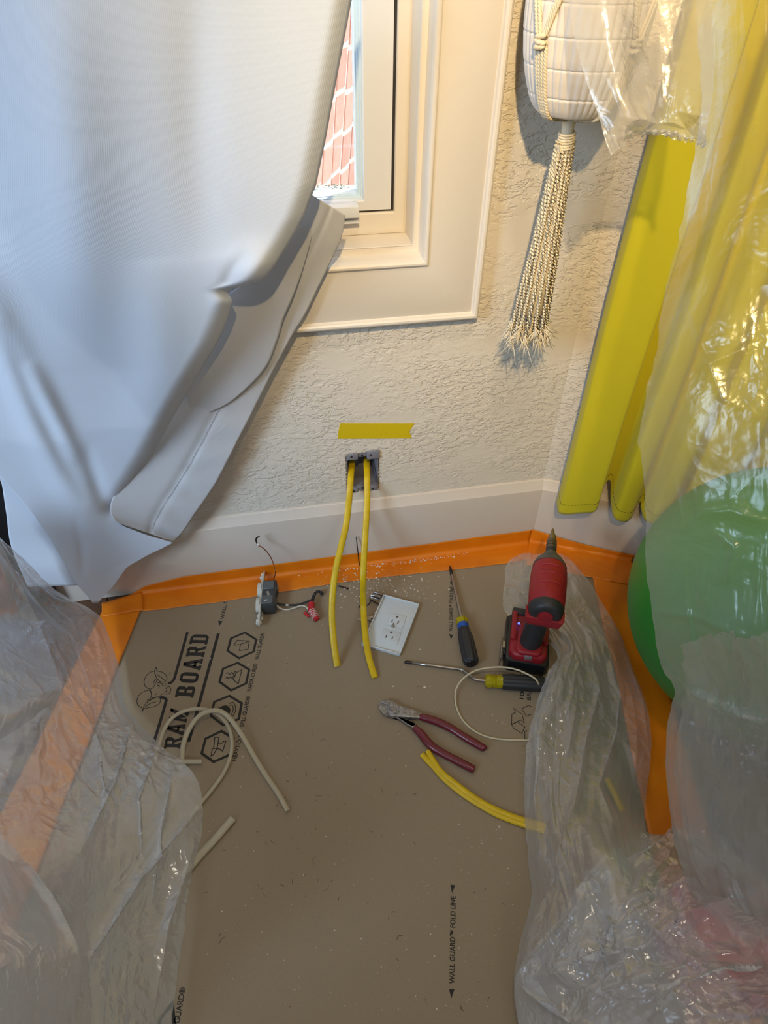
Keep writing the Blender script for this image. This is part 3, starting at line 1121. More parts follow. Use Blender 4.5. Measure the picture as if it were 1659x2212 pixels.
YUP = np.array([(0, -.2, 1.0), (0, -.6, .8), (0, -1, .3), (0, -1, .3), (0, -1, .4), (0, -.9, .6), (0, -.7, .8), (0, -.5, 1.0), (0, -.3, 1.0), (0, -.2, 1.0), (0, -.1, 1.0)])
ya_ = ydepth([(759, 985, .075), (760, 1000, .045), (758, 1030, .008), (755.5, 1062, -.014), (752, 1100, -.031), (746.5, 1140, -.052), (737, 1180, -.080), (727, 1222, -.108), (719, 1275, -.142), (717, 1330, -.176), (721, 1385, -.213)]) + [fl(728.5, 1439, .0045)]
cable('electrical_cable', ya_, 'left yellow cable hanging out of the wall box, ending on the board', 'cable', M_YC, up=YUP)
yb_ = ydepth([(792, 980, .075), (792, 996, .045), (793, 1030, .008), (793.5, 1065, -.014), (792.5, 1100, -.032), (789.5, 1150, -.060), (786.5, 1200, -.090), (784.5, 1250, -.122)]) + [fl(785, 1310, .024), fl(789, 1370, .0165), fl(797, 1420, .0105), fl(810, 1464, .0045)]
cable('electrical_cable', yb_, 'right yellow cable hanging out of the wall box and crossing the white cover plate', 'cable', M_YC, up=YUP)

# yellow offcut at the pliers: two flat lengths lying together
c9 = lambda pts: [(800 + x / 4.366, 1400 + y / 4.366) for x, y in pts]
pa = [fl(px, py, .0045) for px, py in c9([(487, 1000), (540, 1060), (600, 1122), (700, 1235), (850, 1358), (1000, 1458), (1200, 1570), (1460, 1668), (1640, 1725)])]
pb = [fl(px, py, .0060 + .0015 * (i in (3, 4))) for i, (px, py) in enumerate(c9([(540, 968), (590, 1052), (640, 1130), (700, 1195), (800, 1275), (930, 1372), (1100, 1480), (1300, 1572), (1460, 1626), (1650, 1675)]))]
cable('cable_offcut', pa, 'lower one of the two yellow cable offcuts lying beside the pliers', 'cable', M_YC, .0050, .0034, up=(0, 0, 1))
cable('cable_offcut', pb, 'upper one of the two yellow cable offcuts, nearest the plier handle', 'cable', M_YC, .0046, .0030, up=(0, 0, 1))
cable('cable_offcut', [fl(1312, 1683, .02), fl(1328, 1715, .022), fl(1345, 1752, .02)], 'short yellow cable piece half hidden under the right plastic sheet', 'cable', M_YC, .005, .003, up=(0, 0, 1))

# thin cream wire looped over the bent screwdriver
M_CREAM = mat('cream_wire', rgb(206, 192, 160), 0.45)
M_OLD = mat('old_white_cable', rgb(176, 164, 138), 0.5, bump=[(150, .25, .001, 3)])
zz = [.008, .030, .034, .030, .026, .024, .022, .017, .011, .006, .004, .003, .003, .003, .003, .003]
lp_ = [(1600, 380), (1580, 325), (1540, 278), (1400, 210), (1250, 180), (1100, 188), (980, 218), (880, 285), (815, 375), (800, 470), (820, 580), (880, 690), (980, 780), (1100, 836), (1250, 862), (1500, 870)]
obj('thin_wire', tube(spline([fl(px, py, z) for (px, py), z in zip(c9(lp_), zz)], 8), .0016, 8), M_CREAM, label='thin cream wire looped in a ring over the bent screwdriver', cat='wire')

# old white cables on the left
c8 = lambda pts: [(200 + x / 3.318, 1280 + y / 3.318) for x, y in pts]
q1 = [(440, 1240), (470, 1130), (490, 1050), (520, 970), (580, 892), (670, 846), (780, 833), (880, 862), (950, 922), (988, 1000), (1000, 1090), (984, 1190), (935, 1300), (862, 1405), (775, 1510), (700, 1600)]
z1_ = [.006, .008, .012, .018, .022, .022, .020, .016, .010, .006, .005, .005, .005, .005, .005, .005]
cable('old_cable', [fl(px, py, z) for (px, py), z in zip(c8(q1), z1_)], 'old white cable bent in a closed loop across the board logo', 'cable', M_OLD, .0034, .0026, up=(0, 0, 1))
q2 = [(640, 1260), (643, 1180), (652, 1090), (690, 985), (755, 893), (830, 852), (905, 848), (970, 888), (1060, 1005), (1150, 1160), (1235, 1300), (1330, 1440), (1400, 1565)]
z2_ = [.008, .012, .018, .026, .031, .031, .028, .022, .014, .008, .005, .005, .005]
cable('old_cable', [fl(px, py, z) for (px, py), z in zip(c8(q2), z2_)], 'old white cable with a straight tail ending on the open board', 'cable', M_OLD, .0042, .0030, up=(0, 0, 1))
cable('old_cable', [fl(px, py, .0115) for px, py in c8([(600, 1210), (690, 1212), (785, 1212)])], 'short cut stub of white cable poking out at the left plastic edge', 'cable', M_OLD, .0040, .0030, up=(0, 0, 1))
cable('old_cable', [fl(px, py, .0045) for px, py in c8([(640, 2040), (760, 1895), (880, 1765), (1005, 1620)])], 'thick straight piece of old white cable, nearest to the camera', 'cable', M_OLD, .0062, .0036, up=(0, 0, 1))

# ------------------------------------------------------------------ tools and bits on the board
M_BLK = mat('black_rubber', rgb(42, 42, 44), 0.5, bump=[(300, .15, .0006, 2)])
M_BLKG = mat('black_gloss_plastic', rgb(26, 26, 28), 0.25)
M_STEEL = mat('steel', rgb(170, 166, 160), 0.28, metal=1.0, bump=[(160, .1, .0006, 3)])
M_STEELD = mat('worn_steel', rgb(186, 184, 182), 0.38, metal=0.75, bump=[(260, .35, .001, 5)], vary=(160, rgb(112, 106, 102), .35))
M_DSTEEL = mat('dark_steel', rgb(62, 54, 50), 0.45, metal=0.8)
M_RED = mat('red_plastic', rgb(158, 26, 38), 0.45, bump=[(220, .2, .001, 4)], vary=(45, rgb(136, 20, 32), .3))
M_GREY = mat('grey_alloy', rgb(104, 104, 102), 0.5, metal=0.3, bump=[(200, .3, .001, 4)], vary=(90, rgb(72, 72, 72), .35))
M_AMBER = mat('amber_plastic', rgb(196, 178, 20), 0.15, trans=0.35)
M_BLUE = mat('blue_plastic', rgb(24, 76, 160), 0.4)
M_MAROON = mat('maroon_grip', rgb(104, 22, 36), 0.33, coat=0.2)
M_WPL = mat('white_plastic', rgb(214, 218, 220), 0.35, vary=(12, rgb(200, 204, 206), .3))
M_PAINT = mat('paint_crust', rgb(206, 204, 194), 0.7, bump=[(260, .6, .002, 4)])

# -- straight screwdriver
a0, a1 = fl(1018.5, 1434, .0155), fl(971.5, 1222, .0045)
Ls = np.linalg.norm(a1 - a0)
Msd = frame(a0, a1 - a0)
SD = thing('screwdriver', a0 - [0, 0, .0155], 'straight screwdriver with black handle and blue band, pointing at the baseboard', 'screwdriver')
obj('grip', lathe([(0, .006), (.0005, .0108), (.003, .0135), (.008, .0148), (.040, .0150), (.062, .0143), (.075, .0122), (.082, .0108)], 48, Msd, flute=9, fl_d=.0016), M_BLK, SD, sharp=50)
obj('butt_plate', lathe([(-.0006, .0085), (.001, .0095)], 24, Msd), M_BLKG, SD, sharp=40)
obj('blue_band', lathe([(.082, .0104), (.0825, .0108), (.092, .0110), (.0935, .0106)], 28, Msd), M_BLUE, SD, sharp=40, label='blue plastic band')
obj('collar', lathe([(.0935, .0104), (.098, .0112), (.102, .0120), (.106, .0118), (.109, .0085), (.111, .0045)], 32, Msd, flute=6, fl_d=.0022), M_AMBER, SD, sharp=50, label='translucent amber collar')
obj('shaft', lathe([(.108, .0033), (Ls - .030, .0033), (Ls - .0285, .0032)], 18, Msd), M_STEEL, SD, sharp=40)
obj('tip', lathe([(Ls - .0285, .0032), (Ls - .012, .0031), (Ls - .004, .0016), (Ls, .0004)], 16, Msd, flute=4, fl_d=.0007), M_DSTEEL, SD, label='dark cross-shaped tip')

# -- bent screwdriver
b0, b1 = fl(1164, 1477.5, .0145), fl(1048, 1470.5, .0145)
Mb = frame(b0, b1 - b0)
Lb = np.linalg.norm(b1 - b0)
SB = thing('screwdriver', b0 - [0, 0, .0145], 'bent-shaft screwdriver lying crosswise below the drill, with an amber collar', 'screwdriver')
kg = Lb * (1164 - 1085) / (1164 - 1048)
obj('grip', lathe([(-.012, .006), (-.011, .0115), (-.006, .0138), (kg * .4, .0142), (kg - .004, .0140), (kg, .0132), (kg + .0004, .011)], 48, Mb, flute=8, fl_d=.0016), M_BLK, SB, sharp=50)
obj('collar', lathe([(kg - .001, .0118), (kg + .010, .0118), (kg + .011, .0110), (kg + .012, .0116), (kg + .013, .0108), (kg + .0145, .0115), (kg + .0155, .0106), (kg + .017, .0110), (Lb - .009, .0122), (Lb - .003, .0118), (Lb, .0085)], 32, Mb, flute=6, fl_d=.0012), M_AMBER, SB, sharp=50, label='translucent amber collar')
sh = [b1 - (b1 - b0) * .05, fl(1031, 1469, .0140), fl(1025, 1466.5, .0135), fl(1014, 1458.5, .0105), fl(1003, 1450, .0078), fl(998, 1447, .0068), fl(990, 1445.6, .006)]
shp = spline(sh, 6)
ft = fl(888, 1431.5, .0042)
obj('shaft', tube(np.vstack([shp, [shp[-1] + (ft - shp[-1]) * t for t in (.3, .6, 1.0)]]), .0028, 14), M_STEEL, SB, label='bent bright steel shaft')
tp = fl(873, 1430, .0038)
obj('tip', lathe([(0, .0030), (np.linalg.norm(tp - ft) * .75, .0031), (np.linalg.norm(tp - ft), .0012)], 14, frame(ft, tp - ft)), M_DSTEEL, SB, sharp=40, label='dark tip')

# -- diagonal cutters
PL0 = fl(*c9([(200, 585)])[0], 0)
PL = thing('diagonal_cutters', PL0, 'diagonal cutting pliers with maroon dipped handles lying open on the board', 'pliers')


def flat9(pts, z0, z1, bev=.001, n=0):
    P = [fl(px, py, (z0 + z1) / 2) for px, py in c9(pts)]
    return prism([(p[0], p[1]) for p in P], z0, z1, bev)


up_jaw = [(84, 523), (112, 497), (168, 493), (217, 505), (236, 520), (250, 540), (330, 565), (440, 600), (492, 622), (466, 668), (372, 662), (262, 655), (205, 652), (165, 640), (158, 600), (166, 548)]
lo_jaw = [(80, 530), (166, 552), (158, 604), (168, 642), (240, 655), (292, 690), (345, 728), (405, 758), (440, 720), (380, 690), (300, 660), (225, 640), (205, 652), (150, 640), (118, 618), (92, 580)]
obj('upper_jaw', flat9(up_jaw, .004, .0120, .0016), M_STEELD, PL, sharp=35, label='worn bright steel jaw')
obj('lower_jaw', flat9(lo_jaw, .0035, .0095, .0014), M_STEELD, PL, sharp=35)
obj('pivot_pin', lathe([(0, .0068), (.0006, .0068), (.0012, .0058)], 24, frame(fl(*c9([(215, 585)])[0], .0118), (0, 0, 1))), M_STEELD, PL, sharp=30)
h1 = [(462, 645), (540, 665), (640, 698), (760, 755), (860, 820), (960, 880), (1068, 942), (1080, 950)]
h2 = [(412, 752), (470, 798), (535, 880), (600, 940), (700, 1000), (800, 1052), (900, 1105), (972, 1142), (984, 1148)]
for nm, h in (('handle_grip', h1), ('handle_grip', h2)):
    P = spline([fl(px, py, .0078) for px, py in c9(h)], 8)
    obj(nm, tube(P, [.72, .95, 1.0, 1.0, .95, .92, .95, .93, .85, .45], 18, flat=(.0072, .0064), up=(0, 0, 1)), M_MAROON, PL)

# -- white cover plate with duplex openings
e = lambda x, y, z=0.0: fl(720 + x / 8.295, 1240 + y / 8.295, z)
pc = e(900, 408)
ax1 = e(1572, 590) - pc
ax2 = e(540, 1300) - pc
wd, hg = .0765, .129
ux = ax1 / np.linalg.norm(ax1)
uy = ax2 - ux * (ax2 @ ux)
uy /= np.linalg.norm(uy)
pz = BT + .0002
CPo = pc + ux * wd / 2 + uy * hg / 2
CP = thing('cover_plate', [CPo[0], CPo[1], pz], 'white plastic outlet cover plate lying on the board, under the right yellow cable', 'cover plate')
MP = np.eye(4)
MP[:3, 0], MP[:3, 1], MP[:3, 2], MP[:3, 3] = ux, -uy, (0, 0, 1), (CPo[0], CPo[1], pz)
obj('plate', box((-wd / 2, -hg / 2, 0), (wd / 2, hg / 2, .0036), .0012, 2, MP), M_WPL, CP, sharp=35)
r_ = .0028
rim = merge(box((-wd / 2, -hg / 2, .003), (-wd / 2 + r_, hg / 2, .0076), .0008, 2, MP), box((wd / 2 - r_, -hg / 2, .003), (wd / 2, hg / 2, .0076), .0008, 2, MP),
            box((-wd / 2, -hg / 2, .003), (wd / 2, -hg / 2 + r_, .0076), .0008, 2, MP), box((-wd / 2, hg / 2 - r_, .003), (wd / 2, hg / 2, .0076), .0008, 2, MP))
obj('rim', rim, M_WPL, CP, sharp=35)


def plate_xy(x, y):
    p = e(x, y, pz + .006) - np.array([CPo[0], CPo[1], 0])
    return p @ ux, -(p @ uy)


def inset(pts, z0, z1, bev):
    P = [plate_xy(*p) for p in pts]
    return prism(P, z0, z1, bev, MP)


obj('socket_face', inset([(1030, 680), (1312, 750), (1245, 960), (960, 885)], .003, .0050, .0006), M_WPL, CP, sharp=35)
obj('socket_face', inset([(890, 965), (1215, 1045), (1150, 1255), (825, 1175)], .003, .0050, .0006), M_WPL, CP, sharp=35)
obj('centre_bar', inset([(930, 893), (1235, 968), (1210, 1035), (900, 955)], .003, .0045, .0004), M_WPL, CP, sharp=35)
M_SLOT = mat('slot_brown', rgb(96, 84, 74), 0.8)
for cx, cy, big in ((1143, 763, 1), (1055, 835, 0), (1163, 862, 0), (1038, 1037, 1), (949, 1110, 0), (1058, 1140, 0)):
    x, y = plate_xy(cx, cy)
    if big:
        g = prism([(x - .0024, y + .0018), (x - .0024, y - .0008), (x - .0012, y - .0022), (x + .0012, y - .0022), (x + .0024, y - .0008), (x + .0024, y + .0018)], .0047, .0052, 0, MP)
    else:
        g = box((x - .0010, y - .0036, .0047), (x + .0010, y + .0036, .0052), 0, 1, MP)
    obj('socket_slot', g, M_SLOT, CP, smooth=False)
sx, sy = plate_xy(1068, 930)
scr = MP @ np.array([sx, sy, .0052, 1])
obj('plate_screw', lathe([(0, .0034), (.0012, .0034), (.0018, .0026), (.002, .0015), (.010, .0014), (.012, .0006)], 14, frame(scr[:3], ux * .12 + np.array([0, 0, 1.0]))), M_STEEL, CP, sharp=40)

# -- impact driver
TH = math.radians(22)
fd = np.array([math.sin(TH), math.cos(TH), 0])
BASE = np.array([.415, -.262, BT + .0025])
MD = frame(BASE, fd)
DR = thing('impact_driver', BASE, 'red and black cordless impact driver standing on its battery, bit pointing at the wall', 'power tool')


def rrect(x0, x1, w0, w1, c):
    return [(x0, -w0 + c), (x0 + c, -w0), (x1 - c, -w1), (x1, -w1 + c), (x1, w1 - c), (x1 - c, w1), (x0 + c, w0), (x0, w0 - c)]


obj('battery', merge(prism(rrect(-.066, .046, .040, .039, .007), 0, .030, .004, MD), box((-.050, .036, .004), (.040, .0425, .026), .002, 2, MD)), M_BLKG, DR, sharp=40)
obj('battery_shell', merge(prism(rrect(-.062, .034, .0345, .033, .010), .028, .046, .006, MD, 3), prism(rrect(-.060, .012, .024, .020, .008), .044, .053, .004, MD, 3)), M_RED, DR, sharp=50)
for y0 in (.024, -.034):
    obj('battery_rail', box((-.030, y0, .044), (.036, y0 + .010, .0505), .002, 2, MD), M_RED, DR, sharp=40)
obj('front_guard', box((.030, -.034, .030), (.046, .034, .050), .004, 2, MD), M_BLK, DR, sharp=40)
obj('battery_latch', box((-.0635, -.007, .036), (-.059, .007, .0465), .001, 1, MD), mat('latch_grey', rgb(120, 104, 106), 0.5), DR, sharp=40, label='grey release latch')
obj('handle', tube(spline([np.array([MD @ np.array([x, 0, z, 1])])[0][:3] for x, z in ((-.034, .040), (-.031, .060), (-.026, .090), (-.023, .115), (-.022, .150))], 6) + np.linspace(0, 1, 25)[:, None] * (MD[:3, 1] * -.010), 1.0, 24, flat=(.0195, .0205), up=fd), M_BLK, DR, sharp=60)
obj('trigger', box((-.002, -.008, .100), (.012, .008, .128), .004, 2, MD), M_RED, DR, sharp=50)
hz = .171
TH2 = TH + math.radians(2.5)
HM = frame((MD @ np.array([-.004, -.011, hz, 1]))[:3], np.array([math.sin(TH2), math.cos(TH2), 0]))
obj('motor_housing', lathe([(-.046, .0285), (-.044, .0300), (-.020, .0312), (.015, .0318), (.036, .0312), (.047, .0295), (.051, .028)], 40, HM), M_RED, DR, sharp=50)
seam = []
for xx in (-.012, .010, .028):
    seam.append(lathe([(xx, .0318), (xx + .0006, .0328), (xx + .0045, .0328), (xx + .0052, .0318)], 40, HM))
for k_ in range(3):
    g = seam[k_]
    keep = [f for f in g[1] if len(f) == 4 and all(abs(math.atan2(((g[0][i] - HM[:3, 3]) @ HM[:3, 1]), ((g[0][i] - HM[:3, 3]) @ HM[:3, 2]))) < 0.75 for i in f)]
    obj('housing_rib', (g[0], keep), M_RED, DR)
obj('nose_cone', lathe([(.046, .0302), (.049, .0302), (.054, .0288), (.066, .0228), (.073, .0170), (.0745, .0132), (.083, .0122), (.0850, .0090)], 36, HM), M_GREY, DR, sharp=35, label='scuffed grey metal nose cone')
# rear: black cap over the back with a red block under it
cap = lathe([(-.0635, .019), (-.0625, .0235), (-.058, .0268), (-.051, .0290), (-.0455, .0300), (-.044, .0292)], 40, HM)
obj('rear_cap', cap, M_BLK, DR, sharp=50)
obj('rear_block', prism([(-.0325, -.006), (.0325, -.006), (.027, -.025), (-.027, -.025)], .040, .0665, .004, M=np.array([[-HM[0, 1], HM[0, 2], -HM[0, 0], HM[0, 3]], [-HM[1, 1], HM[1, 2], -HM[1, 0], HM[1, 3]], [-HM[2, 1], HM[2, 2], -HM[2, 0], HM[2, 3]], [0, 0, 0, 1]])), M_RED, DR, sharp=40)
obj('rear_badge', lathe([(-.0660, .010), (-.0655, .0125), (-.062, .0130)], 20, HM), M_RED, DR, sharp=40)
obj('hex_collet', lathe([(.084, .0070), (.096, .0078), (.097, .0098), (.101, .0098), (.1015, .0082), (.1035, .0082), (.104, .0098), (.108, .0098), (.1085, .0082), (.1105, .0082), (.111, .0094), (.1185, .0092), (.119, .0080)], 28, HM), mat('collet_steel', rgb(120, 112, 102), .35, metal=.9), DR, sharp=30)
obj('collet_ring', lathe([(.0865, .0084), (.0875, .0096), (.0945, .0094), (.0955, .0086)], 24, HM), M_BLK, DR, sharp=30)
obj('driver_bit', lathe([(.119, .0076), (.131, .0074), (.133, .0058), (.138, .0046), (.139, .0034), (.147, .0032), (.152, .0014)], 16, HM), mat('bit_steel', rgb(150, 132, 104), .35, metal=.9), DR, sharp=30)
obj('belt_clip', merge(box((-.062, .046, .004), (-.014, .0485, .030), .001, 1, MD), box((-.036, .040, .018), (-.020, .048, .026), .001, 1, MD)), M_STEEL, DR, sharp=40, label='bright steel belt clip')
obj('charge_light', lathe([(0, .0022), (.0014, .002)], 14, frame((MD @ np.array([.004, .0215, .0525, 1]))[:3], (0, 0, 1))), mat('blue_led', rgb(40, 60, 255), .3, emit=((.05, .08, 1, 1), 5.0)), DR, label='glowing blue charge light')

# -- old receptacle with its wires
g4 = lambda pts: [(530 + x / 8.295, 1140 + y / 8.295) for x, y in pts]
r0, r1 = fl(*g4([(262, 1700)])[0], .004), fl(*g4([(338, 960)])[0], .004)
RL = np.linalg.norm(r1 - r0)
MR = frame((r0[0], r0[1], .0032), r1 - r0)             # x along the strap, y to the left, z up
RC = thing('electrical_receptacle', (r0 + r1) / 2 * [1, 1, 0] + [0, 0, BT], 'old black electrical receptacle crusted with white paint, lying on its side with its wires', 'receptacle')
c_ = RL / 2
obj('body', merge(box((c_ - .033, -.030, 0), (c_ + .033, -.004, .028), .002, 2, MR)), mat('receptacle_black', rgb(58, 60, 62), .35), RC, sharp=40)
M_GP = mat('receptacle_grey', rgb(88, 92, 94), .3)
for xx in (-.029, .008):
    obj('side_clamp', box((c_ + xx, -.026, .0265), (c_ + xx + .021, -.003, .0305), .0012, 1, MR), M_GP, RC, sharp=40)
    obj('clamp_plate', box((c_ + xx + .002, -.0325, .006), (c_ + xx + .019, -.029, .024), .001, 1, MR), M_GP, RC, sharp=40)
for xx in (-.003, .002):
    obj('terminal_screw', lathe([(0, .0034), (.0016, .0034), (.0022, .0026)], 12, frame((MR @ np.array([c_ + xx - .001, -.010 - abs(xx) * 2, .0265, 1]))[:3], (0, 0, 1))), M_STEEL, RC, sharp=30)
strap = [(-.006, .004), (.004, .002), (.010, .006), (c_ - .030, .003), (c_ + .030, .003), (RL - .010, .006), (RL + .002, .008), (RL + .012, .011), (RL + .016, .015), (RL + .008, .018), (RL - .006, .019), (c_ + .03, .024), (c_ - .03, .024), (.008, .020), (-.002, .022), (-.014, .016), (-.016, .010)]
MRs = MR @ np.array([[1, 0, 0, 0], [0, 0, -1, .001], [0, 1, 0, 0], [0, 0, 0, 1.0]])
obj('mounting_strap', prism(strap, 0, .0032, .0008, MRs), M_PAINT, RC, sharp=40, label='mounting strap crusted with white paint')
for cx in (c_ - .0195, c_ + .0195):
    P = [(cx + .0165 * math.cos(t), .0135 + .0128 * math.sin(t)) for t in np.linspace(0, 2 * math.pi, 22, endpoint=False)]
    obj('socket_face', prism(P, -.0070, .001, .0016, MRs), M_PAINT, RC, sharp=40)
V_ = []
for k_ in range(14):
    x_ = random.choice([random.uniform(-.012, .012), random.uniform(RL - .012, RL + .01)])
    p = MR @ np.array([x_, random.uniform(-.003, .006), random.uniform(.002, .018), 1])
    s_ = random.uniform(.0016, .0038)
    V_.append(box(p[:3] - s_, p[:3] + s_, s_ * .6, 2))
obj('paint_lump', merge(*V_), M_PAINT, RC, kind='stuff')
gw = [fl(*g4([(448, 1035)])[0], .022), fl(*g4([(500, 950)])[0], .026)] + [wl(px, py, y) for (px, py), y in zip(g4([(540, 800), (512, 680), (462, 545), (380, 425), (290, 345), (222, 312), (195, 250), (190, 205), (215, 170), (246, 157)]), [-.055, -.045, -.036, -.030, -.026, -.023, -.021, -.020, -.020, -.022])]
gws = spline(gw, 6)
obj('ground_wire', tube(gws, .0010, 8), M_CU, RC, label='bare copper ground wire curling up in front of the baseboard')
obj('frayed_end', merge(tube(spline(gw[7:], 5) + [.0006, -.0006, 0], .0012, 7), tube(spline(gw[8:], 5) + [-.0006, -.001, .0008], .0011, 7)), M_DSTEEL, RC)
pp = gw[7] + np.array([.0015, -.001, .003])
obj('paint_drop', box(pp - .0024, pp + .0024, .0014, 2), M_PAINT, RC)
kw = [fl(*g4([(p)])[0], z) for p, z in (((470, 1325), .012), ((560, 1350), .009), ((700, 1380), .006), ((850, 1388), .006), ((980, 1368), .007), ((1100, 1325), .009), ((1185, 1290), .012))]
obj('black_wire', tube(spline(kw, 6), .0019, 10), M_BLK, RC, label='black insulated wire')
obj('wire_mark', tube(spline(kw, 6)[13:16], .00205, 10), M_PAINT, RC)
ww = [fl(*g4([(p)])[0], z) for p, z in (((320, 1315), .031), ((360, 1300), .033), ((420, 1300), .031), ((500, 1340), .026), ((590, 1420), .014), ((680, 1462), .007), ((780, 1466), .005), ((880, 1436), .006), ((1000, 1398), .008), ((1080, 1415), .009), ((1130, 1470), .010))]
obj('white_wire', tube(spline(ww, 6), .0017, 10), mat('white_wire', rgb(200, 192, 176), .45), RC, label='white insulated wire')
tw = [fl(*g4([(p)])[0], z) for p, z in (((1185, 1350), .011), ((1205, 1280), .013), ((1230, 1210), .014), ((1265, 1160), .013), ((1310, 1135), .012), ((1350, 1150), .009), ((1385, 1195), .006))]
T_ = spline(tw, 8)
for ph in (0, math.pi):
    off = np.array([[math.cos(i * .42 + ph) * .0019, 0, math.sin(i * .42 + ph) * .0019] for i in range(len(T_))])
    obj('twisted_wire', tube(T_ + off * np.linspace(1, .9, len(T_))[:, None], .0019, 9), M_BLK, RC)
M_RN = mat('red_connector', rgb(190, 36, 46), .4)
ca, cb, cc = [fl(*g4([p])[0], z) for p, z in (((1185, 1345), .011), ((1182, 1470), .010), ((1285, 1645), .0085))]
obj('wire_connector', tube(np.array([ca, ca + (cb - ca) * .3, cb]), [.0060, .0068, .0062], 14), M_RN, RC, sharp=40, label='red twist-on wire connector')
obj('connector_sleeve', tube(np.array([cb - (cc - cb) * .1, cb + (cc - cb) * .4, cc]), [.0070, .0072, .0058], 14), M_RN, RC, sharp=40)
Mx = frame(cb, cc - cb)
lc = np.linalg.norm(cc - cb)
for k_ in range(5):
    obj('connector_rib', lathe([(lc * (.1 + .16 * k_), .0074), (lc * (.1 + .16 * k_) + .0016, .0074)], 14, Mx), M_PAINT, RC, sharp=30)
wing = [fl(*g4([p])[0], .004) for p in ((1040, 1540), (1075, 1500), (1170, 1590), (1120, 1600))]
obj('connector_wing', prism([(p[0], p[1]) for p in wing], .003, .0055, .0006), M_RN, RC, sharp=40)

# -- small loose bits
Z0 = BT + .0006
obj('dark_screw', merge(tube([e(125, 225, Z0 + .0026), e(275, 265, Z0 + .0016)], .0013, 8), lathe([(0, .0026), (.0012, .0022), (.002, .0012)], 10, frame(e(100, 215, Z0 + .0028), e(275, 265, 0) - e(100, 215, 0)))), M_DSTEEL, label='dark screw beside the left yellow cable, on the edge of the orange tape', cat='screw')
obj('dark_screw', merge(tube([e(670, 460, Z0 + .0020), e(800, 535, Z0 + .0020)], .0014, 8), lathe([(0, .0030), (.0014, .0026), (.002, .0014)], 10, frame(e(825, 548, Z0 + .003), e(670, 460, 0) - e(825, 548, 0)))), M_DSTEEL, label='dark screw lying against the top left edge of the cover plate', cat='screw')
clip = THING = thing('metal_clip', e(770, 370, Z0), 'small bent metal clip above the cover plate', 'clip')
Mc = frame(e(690, 370, Z0), e(850, 425, 0) - e(690, 370, 0))
obj('clip_plate', box((0, -.007, 0), (.021, .007, .0012), .0005, 1, Mc), M_STEEL, clip, sharp=30)
obj('clip_curl', tube([(Mc @ np.array([x, y, z, 1]))[:3] for x, y, z in ((.0, -.004, .0035), (.008, -.003, .0045), (.020, -.002, .004))], .0036, 12), M_STEEL, clip, sharp=40)
obj('clip_flange', box((.001, .004, .001), (.021, .0075, .005), .0008, 1, Mc), M_STEELD, clip, sharp=30)
obj('wire_snip', tube(spline([e(640, 420, Z0 + .006), e(662, 455, Z0 + .005), e(660, 500, Z0 + .003), e(620, 552, Z0 + .0016), e(540, 570, Z0 + .0016), e(470, 575, Z0 + .0016), e(455, 600, Z0 + .0016)], 6), .0011, 8), M_BLK, label='curved black wire snip between the right yellow cable and the metal clip', cat='wire')
an = thing('wall_anchor', e(660, 800, Z0), 'dirty white plastic wall anchor beside the left edge of the cover plate', 'wall anchor')
M_AN = mat('dirty_white', rgb(190, 172, 150), .6, bump=[(200, .3, .001, 3)])
obj('anchor_leg', tube([e(635, 790, Z0 + .004), e(530, 795, Z0 + .003), e(435, 812, Z0 + .002)], [.0026, .0022, .0014], 10), M_AN, an)
obj('anchor_leg', tube([e(635, 815, Z0 + .003), e(540, 822, Z0 + .0026), e(470, 830, Z0 + .0016)], [.0024, .002, .0012], 10), M_AN, an)
obj('anchor_head', lathe([(0, .0030), (.004, .0046), (.009, .0052), (.0095, .0045)], 14, frame(e(625, 800, Z0 + .0052), e(735, 795, 0) - e(625, 800, 0))), M_AN, an, sharp=40)
obj('anchor_hole', lathe([(0, .0022), (.0006, .0022)], 10, frame(e(690, 798, Z0 + .0102), (0, -.3, 1))), M_DSTEEL, an, sharp=40)
obj('thin_rod', tube([fl(776.5, 1221, .003), wl(774, 1200, -.014), wl(769.5, 1160, -.004)], .0011, 8), M_DSTEEL, label='thin dark rod leaning on the baseboard between the two yellow cables', cat='rod')

# plaster dust and fibres: nobody could count them
V_, F_ = [], []


def crumb(p, s):
    n = len(V_)
    r = np.random.default_rng(n).normal(size=(6, 3)) * .35 + np.array([(1, 0, 0), (-1, 0, 0), (0, 1, 0), (0, -1, 0), (0, 0, 1), (0, 0, -.6)])
    V_.extend(p + r * s * np.array([1, 1, .55]) + [0, 0, s * .35])
    F_.extend([(n, n + 2, n + 4), (n + 2, n + 1, n + 4), (n + 1, n + 3, n + 4), (n + 3, n, n + 4), (n + 2, n, n + 5), (n + 1, n + 2, n + 5), (n + 3, n + 1, n + 5), (n, n + 3, n + 5)])


for k_ in range(520):
    px, py = random.gauss(815, 62), random.gauss(1262, 24)
    if random.random() < .35:
        px, py = random.gauss(860, 90), random.gauss(1225 - (0), 3) - (0)
        py = 1221 - (px - 780) * .145 + random.gauss(0, 3)
    p = fl(px, py, .0034)
    if p[1] > -.010:
        p[1] = -.010 - random.random() * .008
    if p[1] < -.062:
        p[2] = BT
    crumb(p, random.choice([.0005, .0007, .0009, .0009, .0013, .0018]))
for k_ in range(420):
    px, py = random.uniform(430, 1130), 1290 + 900 * random.random() ** 1.3
    crumb(fl(px, py, BT), random.choice([.0003, .0004, .0005, .0006, .0009]))
for px, py, s in ((873, 1253, .0024), (889, 1264, .0016), (907, 1403, .0012), (755, 1372, .0016), (849, 1483, .0026), (917, 1485, .0022), (876, 1655, .0014), (724, 1252, .002), (748, 1247, .0014), (695, 1287, .0015), (1078, 1786, .002)):
    crumb(fl(px, py, BT if py > 1262 else .0034), s)
